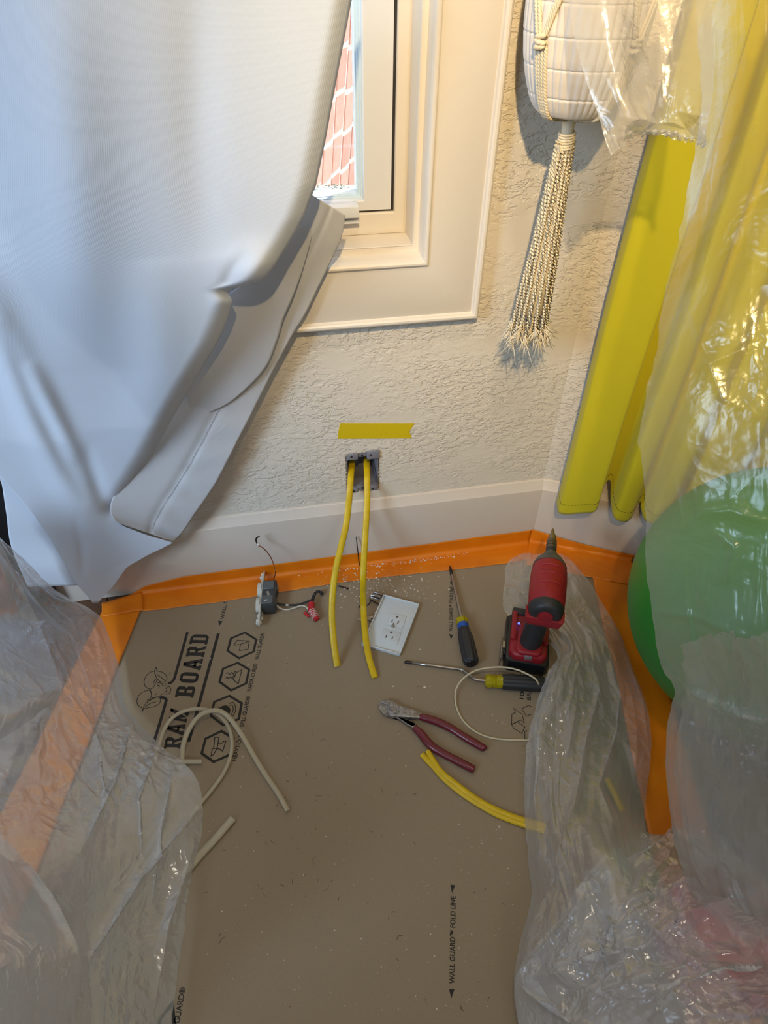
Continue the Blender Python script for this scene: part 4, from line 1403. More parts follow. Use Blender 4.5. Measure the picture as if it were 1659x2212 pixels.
obj('plaster_crumbs', (V_, F_), mat('plaster_white', rgb(222, 214, 200), .9), smooth=False, kind='stuff', label='white plaster crumbs scattered on the board and tape below the cable box', cat='debris')
V_, F_ = [], []
gl_ = []
for k_ in range(95):
    px, py = random.uniform(440, 1110), 1480 + 720 * random.random()
    if random.random() < .5:
        px, py = random.gauss(640, 110), random.gauss(1800, 130)
    p = fl(px, py, BT + .0004)
    a = random.random() * 6.28
    ln = random.choice([.001, .0015, .002, .003, .005])
    d = np.array([math.cos(a), math.sin(a), 0]) * ln
    t = np.array([-d[1], d[0], 0]) * random.uniform(-.5, .5)
    gl_.append(tube([p - d, p - d * .3 + t, p + d * .4 + t * .8 + [0, 0, .0004], p + d], random.uniform(.00015, .0003), 4))
obj('fibre_scraps', merge(*gl_), mat('fibre_brown', rgb(70, 54, 42), .9), kind='stuff', label='dark hairs and fibre scraps scattered over the open floor board', cat='debris')

# ------------------------------------------------------------------ white curtain in front of the window
M_CUR = mat('curtain_fabric_shaded', rgb(212, 218, 229), 0.75, trans=0.16, bump=[(5, .05, .02, 2)], rib=(70, .09, .0010, 'X'), sheen=.2)  # greyed blue: the cool shade on the white cloth is put in the colour
M_HEM = mat('curtain_fabric_lit', rgb(238, 238, 242), 0.75, trans=0.12, rib=(95, .6, .0014, 'Y'), sheen=.2)  # same cloth whitened: the lamplight on the hem is in the colour


def seg_dist(px, py, line):
    """pixel distance from grids of pixels to a polyline."""
    d = np.full(px.shape, 1e9)
    for (x0, y0), (x1, y1) in zip(line[:-1], line[1:]):
        vx, vy = x1 - x0, y1 - y0
        t = np.clip(((px - x0) * vx + (py - y0) * vy) / (vx * vx + vy * vy), 0, 1)
        d = np.minimum(d, np.hypot(px - x0 - t * vx, py - y0 - t * vy))
    return d


def cloth_from(PX, PY, D):
    """surface at distance D in front of the wall for a grid of view directions."""
    P = np.zeros(PX.shape + (3,))
    for i in range(PX.shape[0]):
        for j in range(PX.shape[1]):
            P[i, j] = wl(PX[i, j], PY[i, j], -D[i, j])
    return P


def rows_grid(rows, nv, nu, key=None):
    rows = np.array(rows, float)
    t = np.arange(len(rows)) if key is None else rows[:, key]
    T = np.linspace(t[0], t[-1], nv)
    R = np.array([np.interp(T, t, rows[:, i]) for i in range(rows.shape[1])]).T
    return R, np.linspace(0, 1, nu)


def thick(P, uv, t, flip=False):
    nv, nu = P.shape[:2]
    n = normals(P)
    A = P.reshape(-1, 3)
    B = (P - n * t).reshape(-1, 3)
    Fc = gridfaces(nv, nu)
    N_ = nv * nu
    F2 = [tuple(i + N_ for i in f)[::-1] for f in Fc]
    rim = list(range(nu)) + [i * nu + nu - 1 for i in range(1, nv)] + [(nv - 1) * nu + j for j in range(nu - 2, -1, -1)] + [i * nu for i in range(nv - 2, 0, -1)]
    F3 = [(rim[k], rim[k - 1], rim[k - 1] + N_, rim[k] + N_) for k in range(len(rim))]
    return (np.vstack([A, B]), Fc + F2 + F3), np.vstack([uv, uv])


front = [  # pixel row, left edge, right edge
    (-160, -220, 782), (0, -200, 760), (100, -200, 741), (200, -200, 722), (300, -200, 704), (400, -190, 683), (470, -185, 656), (520, -180, 628), (570, -180, 596),
    (598, -180, 574), (610, -180, 556), (618, -180, 530), (623, -180, 500), (632, -175, 492), (650, -170, 503), (690, -160, 492), (740, -150, 470), (790, -140, 440), (840, -130, 409), (900, -105, 374),
    (980, -45, 330), (1040, 10, 292), (1085, 50, 262), (1112, 72, 248), (1135, 88, 262), (1158, 103, 322), (1172, 112, 374), (1184, 120, 352), (1198, 128, 322), (1225, 143, 274), (1262, 165, 248), (1285, 186, 226), (1302, 200, 212)]
R, U = rows_grid(front, 260, 120, 0)
PY = np.repeat(R[:, :1], 120, 1)
Lx, Rx = smooth1(R[:, 1], 3), R[:, 2]
PX = Lx[:, None] + (Rx - Lx)[:, None] * U[None, :] ** 0.92
sm = lambda a, b, x: (lambda t: t * t * (3 - 2 * t))(np.clip((x - a) / (b - a), 0, 1))


def ridge(D, line, amp, wid):
    """soft fold along a pixel polyline, dying away at both ends."""
    d, tt = np.full(PX.shape, 1e9), np.zeros(PX.shape)
    n = len(line) - 1
    for i in range(n):
        (x0, y0), (x1, y1) = line[i], line[i + 1]
        vx, vy = x1 - x0, y1 - y0
        t = np.clip(((PX - x0) * vx + (PY - y0) * vy) / (vx * vx + vy * vy), 0, 1)
        di = np.hypot(PX - x0 - t * vx, PY - y0 - t * vy)
        tt = np.where(di < d, (i + t) / n, tt)
        d = np.minimum(d, di)
    return D + 0.65 * amp * np.exp(-(d / wid) ** 2) * np.sin(np.pi * np.clip(tt, 0.0, 1.0)) ** 0.7


low = sm(560, 1250, PY)
D = 0.132 * (1 - low) + 0.046 * low
D += 0.007 * np.sin(PX / 128 + 0.8 + PY / 900) * (1 - 0.45 * low)
edge = np.clip(1 - (Rx[:, None] - PX) / 46, 0, 1)
D -= 0.022 * edge ** 2 * (1 - sm(1080, 1125, PY))
D += 0.018 * np.exp(-(((PX - 552) / 62) ** 2 + ((PY - 588) / 52) ** 2)) * (1 - sm(618, 640, PY))
D = ridge(D, [(484, 640), (488, 618), (503, 582), (540, 545)], -.009, 16)
D += 0.006 * np.exp(-(((PX - 482) / 24) ** 2 + ((PY - 652) / 24) ** 2))
for line, amp, wd_ in (([(-60, 560), (10, 740), (90, 930), (170, 1080), (240, 1230)], .024, 40), ([(0, 700), (70, 860), (140, 1000), (190, 1090)], -.012, 22), ([(60, 780), (130, 920), (170, 1000)], .010, 20),
                       ([(330, 560), (350, 800), (300, 1000)], .012, 60), ([(250, 1118), (215, 1060), (180, 960)], -.009, 18), ([(160, 1110), (176, 1180), (182, 1250)], -.006, 10), ([(120, -60), (170, 400), (190, 800)], .014, 80), ([(415, -100), (428, 300), (452, 560)], -.010, 52)):
    D = ridge(D, line, amp, wd_)
D = np.maximum(D, 0.024)
P = cloth_from(PX, PY, D)
UV = np.stack([np.repeat(U[None, :], 260, 0), np.repeat(np.linspace(0, 1.7, 260)[:, None], 120, 1)], 2).reshape(-1, 2)
CT = thing('curtain', wl(205, 1302, -.03), 'large white curtain pulled down diagonally across the window, its hem near the floor', 'curtain')
g, uv = thick(P, UV, -.0008)
obj('front_panel', g, M_CUR, CT, uv=uv)


def band(name, L, Rr, d0, d1, nv, nu, m, wav=0.003, extra=None, label=None):
    Lc, Rc = spline(L, 8), spline(Rr, 8)
    Lc, Rc = ncat(Lc, nv), ncat(Rc, nv)
    U = np.linspace(0, 1, nu)
    PX = Lc[:, :1] + (Rc[:, :1] - Lc[:, :1]) * U
    PY = Lc[:, 1:] + (Rc[:, 1:] - Lc[:, 1:]) * U
    V = np.repeat(np.linspace(0, 1, nv)[:, None], nu, 1)
    Ug = np.repeat(U[None], nv, 0)
    D = d0 + (d1 - d0) * Ug + wav * np.sin(V * 11 + Ug * 1.5) * np.sin(V * 5 + 1)
    if extra is not None:
        D = extra(D, PX, PY, Ug, V)
    D = np.maximum(D, 0.013)
    P = cloth_from(PX, PY, D)
    UV = np.stack([Ug, V * 3.2], 2).reshape(-1, 2)
    g, uv = thick(P, UV, -.0007)
    return obj(name, g, m, CT, uv=uv, label=label), P


bl = [(672, 420), (632, 480), (590, 545), (530, 600), (470, 640), (450, 700), (430, 770), (372, 860), (325, 945), (280, 1015), (246, 1070), (238, 1105), (252, 1128)]
br = [(746, 465), (738, 512), (716, 562), (687, 622), (660, 678), (634, 720), (592, 798), (553, 876), (510, 960), (466, 1045), (425, 1105), (395, 1150), (375, 1170)]


def pucker(D, PX, PY, Ug, V):
    D = D + 0.0022 * np.sin(V * 75 + 3 * np.sin(V * 9)) * np.clip((Ug - .55) * 4, 0, 1) * np.clip((V - .45) * 4, 0, 1)
    D += 0.002 * np.exp(-((Ug - .58) / .06) ** 2) * -1
    D += 0.010 * np.clip((V - .86) / .14, 0, 1) ** 2
    return D


_, PB = band('hem_band', bl, br, .052, .024, 150, 46, M_HEM, .004, pucker)
fl_ = [(634, 481), (592, 548), (540, 604), (478, 650), (462, 708), (436, 775), (395, 850)]
fr_ = [(677, 499), (665, 545), (648, 600), (629, 650), (612, 690), (598, 738), (570, 800), (500, 868), (420, 905)]


def melt(D, PX, PY, Ug, V):
    k = np.clip((V - .35) / .5, 0, 1)
    k = k * k * (3 - 2 * k)
    return D * (1 - k) + (.0540 - .020 * Ug) * k


band('hem_fold', fl_, fr_, .062, .041, 80, 30, M_HEM, .002, melt)
bkl = [(-60, 955), (-5, 1020), (12, 1100), (24, 1180), (60, 1268)]
bkr = [(70, 1000), (110, 1080), (140, 1150), (165, 1220), (178, 1264)]
band('back_fold', bkl, bkr, .030, .030, 60, 30, M_CUR, .004)


def stitches(name, pts, P0, gap, parent, m, lift):
    Q = spline(pts, 12)
    L = np.concatenate([[0], np.cumsum(np.linalg.norm(np.diff(Q, axis=0), axis=1))])
    gs = []
    for s in np.arange(0, L[-1] - gap, gap):
        a = np.array([np.interp(s, L, Q[:, k]) for k in range(3)])
        b = np.array([np.interp(s + gap * .6, L, Q[:, k]) for k in range(3)])
        gs.append(tube([a + lift, b + lift], .00045, 5))
    return obj(name, merge(*gs), m, parent, kind='stuff')


nv_, nu_ = PB.shape[:2]
stitches('stitching', [PB[int(k * (nv_ - 1)), int(.60 * (nu_ - 1))] for k in np.linspace(.36, .97, 14)], None, .006, CT, mat('stitch_grey', rgb(150, 150, 156), .8), np.array([0, -.0012, .0004]))

# black box-shaped thing behind the curtain at the left edge
bx = thing('black_cabinet', (-.62, .0, 0), 'low black cabinet standing against the baseboard behind the white curtain', 'cabinet')
M_BK2 = mat('black_lacquer', rgb(20, 20, 22), .4)
obj('carcass', box((-.92, -.0170 - .002 + .0, .02), (-.468, -.004, .33), .004, 2), M_BK2, bx, sharp=30)
obj('plinth', box((-.90, -.014, 0.0), (-.475, -.004, .02), .001, 1), M_BK2, bx, sharp=30)

# ------------------------------------------------------------------ yellow curtain on the angled wall
M_YCUR = mat('yellow_curtain_fabric', rgb(194, 179, 4), .8, bump=[(600, .25, .0008, 2), (7, .10, .01, 2)], sheen=.15, trans=.06)
plan = [(.030, .018), (.034, .046), (.042, .056), (.075, .062), (.100, .064), (.105, .057), (.104, .040), (.107, .020), (.118, .018), (.131, .022), (.138, .040), (.146, .050), (.163, .048), (.176, .040), (.182, .022), (.192, .018),
        (.204, .034), (.215, .046), (.235, .048), (.250, .034), (.262, .020), (.280, .028), (.300, .046), (.325, .046), (.342, .026), (.360, .022), (.385, .044), (.410, .046), (.430, .024), (.450, .024), (.480, .046), (.51, .044), (.53, .022), (.56, .022), (.60, .046), (.64, .03)]
pls = spline(np.array(plan), 6)
ZT, ZB = 1.45, .158
zv = np.concatenate([np.linspace(ZT, ZB + .06, 46), np.linspace(ZB + .055, ZB, 10)])
YT = thing('curtain', w2(.3, .04, ZB), 'yellow curtain hanging in narrow folds on the angled wall, beside the planter tassel', 'curtain')
P = np.zeros((len(zv), len(pls), 3))
for i, z in enumerate(zv):
    q_ = 0.15 * (z - ZB)
    for j, (s, e_) in enumerate(pls):
        sway = .004 * math.sin(z * 6 + s * 30) * min(1, (z - ZB) * 3)
        zz_ = z - (.012 * math.sin(s * 46) + .010 * (s > .19)) * max(0, 1 - (z - ZB) / .15)
        zz_ += (.055 * math.exp(-((s - .118) / .011) ** 2) + .030 * math.exp(-((s - .187) / .010) ** 2)) * max(0, 1 - (z - ZB) / .22)
        P[i, j] = w2(s + sway * .6, max(.016, e_ * (1 - .12 * q_) + sway * .5), zz_)
UV = np.stack(np.meshgrid(np.linspace(0, 3, len(pls)), np.linspace(0, 4, len(zv))), 2).reshape(-1, 2)
g, uv = thick(P, UV, -.0010)
obj('panel', g, M_YCUR, YT, uv=uv)
ih = int(np.argmin(abs(zv - (ZB + .027))))
stitches('hem_stitching', [P[ih, j] for j in range(0, len(pls), 2)], None, .0062, YT, mat('stitch_dark', rgb(70, 62, 10), .8), -N2 * -.0009)

# ------------------------------------------------------------------ hanging planter: pot, rope hanger, tassel
PC = np.array([.398, -.076])
M_POT = mat('white_ceramic', rgb(226, 216, 206), .55, bump=[(120, .1, .001, 3)])
M_ROPE = mat('cotton_rope', rgb(222, 204, 170), .85, bump=[(900, .3, .0005, 2)], vary=(130, rgb(236, 220, 190), .3))
zb_ = .856
prof = [(0, .020), (.000, .0405), (.003, .0440), (.008, .0475), (.020, .0535), (.040, .0605), (.060, .0655), (.085, .0690), (.110, .0700), (.140, .0690), (.170, .0655), (.195, .0615), (.205, .0600)]


def rpot(h):
    return float(np.interp(h, [p[0] for p in prof[1:]], [p[1] for p in prof[1:]]))


hs = np.unique(np.concatenate([np.linspace(.001, .205, 120)] + [np.array([h - .0012, h - .0006, h, h + .0006, h + .0012]) for h in (.0225, .052, .082, .112, .142, .172)]))
V_, F_ = [], []
NA = 168
for h in hs:
    groove = sum(math.exp(-((h - h0) / .0009) ** 2) for h0 in (.0225, .052, .082, .112, .142, .172))
    for j in range(NA):
        a = 2 * math.pi * j / NA
        rib_ = .0022 * abs(math.sin(a * 21)) ** .6 * min(1, h / .012)
        r = rpot(h) + rib_ - .0012 * groove
        V_.append((PC[0] + r * math.sin(a), PC[1] - r * math.cos(a), zb_ + h))
for i in range(len(hs) - 1):
    for j in range(NA):
        a, b = i * NA + j, i * NA + (j + 1) % NA
        F_.append((a, b, b + NA, a + NA))
F_.append(tuple(range(NA))[::-1])
n0 = len(V_)
top = (len(hs) - 1) * NA
for j in range(NA):                               # inner wall of the rim
    a = 2 * math.pi * j / NA
    V_.append((PC[0] + .054 * math.sin(a), PC[1] - .054 * math.cos(a), zb_ + .205))
for j in range(NA):
    a = 2 * math.pi * j / NA
    V_.append((PC[0] + .054 * math.sin(a), PC[1] - .054 * math.cos(a), zb_ + .170))
for j in range(NA):
    j2 = (j + 1) % NA
    F_ += [(top + j, top + j2, n0 + j2, n0 + j), (n0 + j, n0 + j2, n0 + NA + j2, n0 + NA + j)]
F_.append(tuple(n0 + NA + j for j in range(NA)))
PT = thing('hanging_pot', (PC[0], PC[1], zb_), 'white ribbed ceramic pot hanging beside the window in a rope hanger', 'plant pot')
obj('pot_body', (V_, F_), M_POT, PT, sharp=60)
obj('potting_soil', lathe([(0, .0535), (.004, .0530), (.006, .02)], 40, frame((PC[0], PC[1], zb_ + .172), (0, 0, 1))), mat('soil', rgb(60, 42, 30), .95, bump=[(200, .8, .004, 3)]), PT)


def onpot(deg, h, off=.0028):
    a = math.radians(deg)
    r = rpot(max(0, h)) + off
    return np.array([PC[0] + r * math.sin(a), PC[1] - r * math.cos(a), zb_ + h])


HG = thing('rope_plant_hanger', (PC[0], PC[1], zb_ - .32), 'twisted cotton rope plant hanger with knots and a long frayed tassel', 'plant hanger')
rope = dict(n=12, twist=700, lobes=3, lobe=.17)
RT = dict(n=12, twist=560, lobes=3, lobe=.17)
for k_ in range(4):
    a0_ = -64 + 90 * k_
    for m_ in range(4):                            # four cords side by side under each knot
        da = (m_ - 1.5) * 3.7
        pts = [onpot(a0_ + da * (1 - .15 * t), .072 - .072 * t) for t in np.linspace(0, .94, 9)]
        e_ = pts[-1]
        c_b = np.array([PC[0], PC[1], zb_ - .004])
        pts += [e_ + (c_b - e_) * .12 + [0, 0, -.0035], e_ + (c_b - e_) * .45 + [0, 0, -.0045], c_b + (e_ - c_b) * .10 + [0, 0, -.004]]
        obj('rope_cord', tube(spline(pts, 6), .0026, **RT), M_ROPE, HG)
    kp = onpot(a0_, .078, .004)
    for dz, rr, tilt in ((.004, .0052, .5), (-.001, .0056, -.45), (-.006, .0050, .4)):
        ax = np.array([math.sin(math.radians(a0_)), -math.cos(math.radians(a0_)), 0])
        tan = np.array([ax[1] * -1, ax[0], 0])
        th = np.linspace(0, 2 * math.pi, 22)
        ring_ = np.array([kp + tan * rr * 1.15 * math.cos(t) + ax * rr * .8 * math.sin(t) + np.array([0, 0, dz + tilt * rr * .5 * math.cos(t)]) for t in th])
        obj('rope_knot', tube(ring_, .0030, **RT), M_ROPE, HG)
    for sgn in (-1, 1):                            # pairs spreading up to the next knots
        for m_ in (0, 1):
            pts = [onpot(a0_ + sgn * (2 + m_ * 3 + (42 if sgn > 0 else 30) * t ** 1.1), .083 + .120 * t, .0030 + .0012 * m_) for t in np.linspace(0, 1, 9)]
            topz = 2.42
            pts += [np.array([PC[0] + (p_[0] - PC[0]) * .55, PC[1] + (p_[1] - PC[1]) * .55, 1.45]) for p_ in (pts[-1],)]
            pts += [np.array([PC[0] + .004 * sgn, PC[1] + .003 * m_, topz - .03])]
            obj('rope_cord', tube(spline(pts, 6), .0026, **RT), M_ROPE, HG)
obj('ceiling_hook', tube([np.array([PC[0] + .012 * math.sin(t) * (t < 5), PC[1], 2.40 - .012 * math.cos(t)]) for t in np.linspace(-.2, 3.4, 16)] + [np.array([PC[0], PC[1], 2.4495])], .0022, 10), M_STEEL, HG)
# collar under the pot and tassel cords
obj('tassel_core', lathe([(0, .0080), (.008, .0082), (.012, .0074), (.024, .0078), (.050, .0085), (.120, .0115), (.200, .0150), (.262, .0165), (.268, .008)], 20, frame((PC[0], PC[1], zb_ - .004), (0, .04, -1))), M_ROPE, HG)
for i in range(6):
    zc_ = zb_ - .0225 - .0031 * i
    th = np.linspace(0, 2 * math.pi, 26)
    obj('collar_wrap', tube(np.array([[PC[0] + .0094 * math.cos(t), PC[1] + .0094 * math.sin(t), zc_ + .0012 * math.sin(t + 1)] for t in th]), .0018, n=9, twist=560, lobes=3, lobe=.15, caps=False), M_ROPE, HG)
zt_ = zb_ - .040
fr_geo = []
rr_ = random.Random(5)
for k_ in range(23):
    a = 2 * math.pi * (k_ + .25) / 15 if k_ < 15 else 2 * math.pi * (k_ - 15) / 8
    q_ = 1.0 if k_ < 15 else .48
    sx_, sy_ = math.cos(a) * q_, math.sin(a) * q_
    ln = .272 + rr_.uniform(-.012, .012)
    pts = []
    for t in np.linspace(0, 1, 9):
        w_ = .0095 + .0125 * t + .003 * t * t
        wob = .0016 * math.sin(t * 7 + k_ * 1.7) * t
        pts.append(np.array([PC[0] + sx_ * w_ * 1.12 + wob, PC[1] + sy_ * w_ * .85 + wob * .5 + .012 * t, zt_ + .008 - ln * t]))
    P_ = spline(pts, 7)
    obj('tassel_cord', tube(P_, [.0034, .0036, .0037, .0037, .0032], n=12, twist=rr_.uniform(480, 620), lobes=3, lobe=.17), M_ROPE, HG)
    for m_ in range(30):
        s0 = P_[-1 - rr_.randint(0, 3)]
        d = np.array([rr_.gauss(0, .35) + sx_ * .3, rr_.gauss(0, .4) + sy_ * .2, -rr_.uniform(.5, 1.3)])
        l_ = rr_.uniform(.008, .026)
        b_ = np.array([rr_.gauss(0, .004), rr_.gauss(0, .003), 0])
        fr_geo.append(tube([s0, s0 + d * l_ * .5 + b_ * .4, s0 + d * l_ + b_], [.00075, .0006, .0003], 4))
obj('tassel_fringe', merge(*fr_geo), mat('cotton_fibre', rgb(228, 216, 194), .9), HG, kind='stuff')

# ------------------------------------------------------------------ green exercise ball
BC, BR = np.array([.748, -.405, .2235]), .2230
V_, F_ = [], []
NL, NG = 120, 96
for i in range(NL + 1):
    ph = math.pi * i / NL
    gro = .0012 * max(0, math.sin(ph * 20)) ** 8
    seam_ = .0016 * math.exp(-((ph - math.pi / 2) / .012) ** 2)
    r = BR - seam_
    for j in range(NG):
        th = 2 * math.pi * j / NG
        V_.append((r * math.sin(ph) * math.cos(th), r * math.sin(ph) * math.sin(th), r * math.cos(ph)))
for i in range(NL):
    for j in range(NG):
        a, b = i * NG + j, i * NG + (j + 1) % NG
        F_.append((a, a + NG, b + NG, b))
Rm = np.array(Matrix.Rotation(math.radians(14), 3, 'X') @ Matrix.Rotation(math.radians(-22), 3, 'Y'))
BLL = thing('exercise_ball', (BC[0], BC[1], 0), 'large green exercise ball on the floor behind the hanging plastic sheet', 'ball')
obj('ball_skin', (np.array(V_) @ Rm.T + BC, F_), mat('green_vinyl', rgb(46, 132, 44), .42, bump=[(6, .05, .01, 2)]), BLL)
pv = BC + Rm @ np.array([0, 0, BR])
obj('ball_plug', lathe([(-.004, .008), (.001, .008), (.002, .006)], 16, frame(pv, Rm @ np.array([0, 0, 1.0]))), mat('plug_white', rgb(220, 220, 214), .5), BLL, sharp=30)

# ------------------------------------------------------------------ polythene sheets
M_FILM = film('milky_film', .25, (0.90, 0.90, 0.89, 1), cap=.22)
M_FILM0 = film('clear_film', .36, (0.82, 0.80, 0.76, 1), rough=.2, cap=.36, crink=.4, slant=.25)
M_FILM1 = film('thin_film', .11, (0.80, 0.80, 0.78, 1), rough=.22, cap=.22, slant=.26, crink=.2, grad=(.15, .32, .60, .05))
M_FILM2 = film('milky_film_dense', .36, (0.90, 0.91, 0.93, 1))


def net(rows, nv, nu):
    """rows of control points (px, py, depth); all rows with the same number of points -> smooth grid."""
    A = np.array(rows, float)
    m, k = A.shape[:2]
    X = np.zeros((m, nu, 3))
    for i in range(m):
        S = spline(A[i], 12)
        t = np.linspace(0, len(S) - 1, nu)
        X[i] = np.array([np.interp(t, np.arange(len(S)), S[:, c]) for c in range(3)]).T
    Y = np.zeros((nv, nu, 3))
    for j in range(nu):
        S = spline(X[:, j], 12)
        t = np.linspace(0, len(S) - 1, nv)
        Y[:, j] = np.array([np.interp(t, np.arange(len(S)), S[:, c]) for c in range(3)]).T
    return Y


def lift(Y):
    P = np.zeros(Y.shape)
    for i in range(Y.shape[0]):
        for j in range(Y.shape[1]):
            P[i, j] = dp(*Y[i, j])
    return P


def facets(seed, nv, nu, n, stretch=1.0, ang=0.0):
    """piecewise flat random relief (-1..1) with sharp straight creases, on a nv x nu grid."""
    r = np.random.default_rng(seed)
    c, s_ = math.cos(ang), math.sin(ang)
    q = r.random((n * 3, 2)) * 2.4 - 1.2
    a = q[:, 0] * stretch ** .5
    b = q[:, 1] / stretch ** .5
    pu, pv = .5 + a * c - b * s_, .5 + a * s_ + b * c
    ok = (abs(pu - .5) < .62) & (abs(pv - .5) < .62)
    pts = [(x, y) for x, y in zip(pu[ok], pv[ok])] + [(-.2, -.2), (1.2, -.2), (1.2, 1.2), (-.2, 1.2)]
    vs, _, tris, *_r = delaunay_2d_cdt([Vector(p) for p in pts], [], [], 0, 1e-6)
    Z = r.random(len(vs)) * 2 - 1
    h = np.zeros((nv, nu))
    for t in tris:
        (x0, y0), (x1, y1), (x2, y2) = [tuple(vs[i]) for i in t]
        i0, i1 = max(0, int(min(y0, y1, y2) * (nv - 1))), min(nv - 1, int(max(y0, y1, y2) * (nv - 1)) + 1)
        j0, j1 = max(0, int(min(x0, x1, x2) * (nu - 1))), min(nu - 1, int(max(x0, x1, x2) * (nu - 1)) + 1)
        if i1 < i0 or j1 < j0:
            continue
        yy, xx = np.meshgrid(np.arange(i0, i1 + 1) / (nv - 1), np.arange(j0, j1 + 1) / (nu - 1), indexing='ij')
        det = (y1 - y2) * (x0 - x2) + (x2 - x1) * (y0 - y2)
        if abs(det) < 1e-12:
            continue
        l0 = ((y1 - y2) * (xx - x2) + (x2 - x1) * (yy - y2)) / det
        l1 = ((y2 - y0) * (xx - x2) + (x0 - x2) * (yy - y2)) / det
        l2 = 1 - l0 - l1
        m = (l0 >= -1e-9) & (l1 >= -1e-9) & (l2 >= -1e-9)
        v = l0 * Z[t[0]] + l1 * Z[t[1]] + l2 * Z[t[2]]
        h[i0:i1 + 1, j0:j1 + 1] = np.where(m, v, h[i0:i1 + 1, j0:j1 + 1])
    return h


def crumple(P, seed, amp, n1=40, n2=260, stretch=1.0, ang=0.0, fine=.30, mask=None, patch=1.0):
    """large creased facets plus patches of fine crinkles."""
    nv, nu = P.shape[:2]
    V, U = np.meshgrid(np.linspace(0, 1, nv), np.linspace(0, 1, nu), indexing='ij')
    pm = np.clip((lat(seed + 5, U, V, 5) - .35) * 3, 0, 1) * patch + (1 - patch)
    h = facets(seed, nv, nu, n1, stretch, ang) + .45 * facets(seed + 1, nv, nu, n2, stretch * 1.2, ang + .3) * (.4 + .6 * pm)
    h += fine * facets(seed + 2, nv, nu, n2 * 6, stretch, ang - .4) * pm
    if mask is not None:
        h = h * mask(U, V)
    return P + normals(P) * (h * amp)[:, :, None]


def creases(P, Y, lines):
    """long sharp folds along pixel lines: (line, height, width in pixels)."""
    n = normals(P)
    if (n[:, :, :] * (CAM - P)).sum(2).mean() < 0:
        n = -n
    for line, amp, wid in lines:
        d, tt = np.full(P.shape[:2], 1e9), np.zeros(P.shape[:2])
        k = len(line) - 1
        for i in range(k):
            (x0, y0), (x1, y1) = line[i], line[i + 1]
            vx, vy = x1 - x0, y1 - y0
            t = np.clip(((Y[:, :, 0] - x0) * vx + (Y[:, :, 1] - y0) * vy) / (vx * vx + vy * vy), 0, 1)
            di = np.hypot(Y[:, :, 0] - x0 - t * vx, Y[:, :, 1] - y0 - t * vy)
            tt = np.where(di < d, (i + t) / k, tt)
            d = np.minimum(d, di)
        P = P + n * (amp * np.exp(-d / wid) * np.sin(np.pi * np.clip(tt, .001, .999)) ** .5)[:, :, None]
    return P


def keep_off_floor(P, zmin=.004):
    P[:, :, 2] = np.maximum(P[:, :, 2], zmin)
    return P


def ragged(P, side, amp, seed):
    """uneven cut edge."""
    nv, nu = P.shape[:2]
    r = np.array([lat(seed, np.array(t), np.array(.3), 37) - .5 + .6 * (lat(seed + 1, np.array(t), np.array(.3), 90) - .5) for t in np.linspace(0, 1, nv if side in 'LR' else nu)])
    k = 10
    for i in range(k):
        f = (1 - i / k) ** 2 * amp
        if side == 'L':
            P[:, i] += (P[:, i + 1] - P[:, i]) / (np.linalg.norm(P[:, i + 1] - P[:, i], axis=1)[:, None] + 1e-9) * (r * f)[:, None]
        if side == 'R':
            P[:, -1 - i] += (P[:, -2 - i] - P[:, -1 - i]) / (np.linalg.norm(P[:, -2 - i] - P[:, -1 - i], axis=1)[:, None] + 1e-9) * (r * f)[:, None]
        if side == 'T':
            P[i] += (P[i + 1] - P[i]) / (np.linalg.norm(P[i + 1] - P[i], axis=1)[:, None] + 1e-9) * (r * f)[:, None]
        if side == 'B':
            P[-1 - i] += (P[-2 - i] - P[-1 - i]) / (np.linalg.norm(P[-2 - i] - P[-1 - i], axis=1)[:, None] + 1e-9) * (r * f)[:, None]
    return P


def sheet(name, P, m, parent=None, **kw):
    return obj(name, (P.reshape(-1, 3), gridfaces(*P.shape[:2])), m, parent, **kw)


# -- hanging sheet on the right: a torn upper flap and the long hanging length
HS = thing('plastic_sheet', dp(1560, 1700, .86), 'milky plastic sheet hanging in front of the yellow curtain and green ball', 'plastic sheet')
up_rows = [[(1222, -140, .66), (1300, -140, .65), (1400, -140, .64), (1530, -140, .63)],
           [(1229, 0, .665), (1310, 0, .650), (1410, 0, .655), (1540, 0, .64)],
           [(1243, 90, .67), (1320, 90, .655), (1425, 95, .665), (1545, 95, .645)],
           [(1268, 180, .675), (1340, 182, .660), (1430, 188, .675), (1542, 195, .65)],
           [(1293, 250, .68), (1360, 252, .670), (1435, 254, .685), (1535, 258, .66)],
           [(1306, 300, .685), (1362, 288, .680), (1440, 292, .690), (1528, 300, .665)],
           [(1318, 338, .688), (1366, 306, .690), (1440, 299, .693), (1520, 318, .670)]]
Pu = lift(net(up_rows, 150, 150))
Pu = crumple(Pu, 21, .0085, 34, 110, 2.2, 1.2, .12, lambda U, V: np.clip((U - .12) * 3, 0.05, 1) * np.clip((V - .25) * 2, .12, 1))
V_, U_ = np.meshgrid(np.linspace(0, 1, 150), np.linspace(0, 1, 150), indexing='ij')
pl_ = np.sin(U_ * 60 + 6 * lat(3, U_, V_, 3)) * np.clip((V_ - .72) / .28, 0, 1) ** 1.5      # gathers at the torn hem
Pu += normals(Pu) * (pl_ * .0028)[:, :, None]
Pu = ragged(Pu, 'B', .006, 41)
sheet('upper_flap', Pu, M_FILM0, HS)
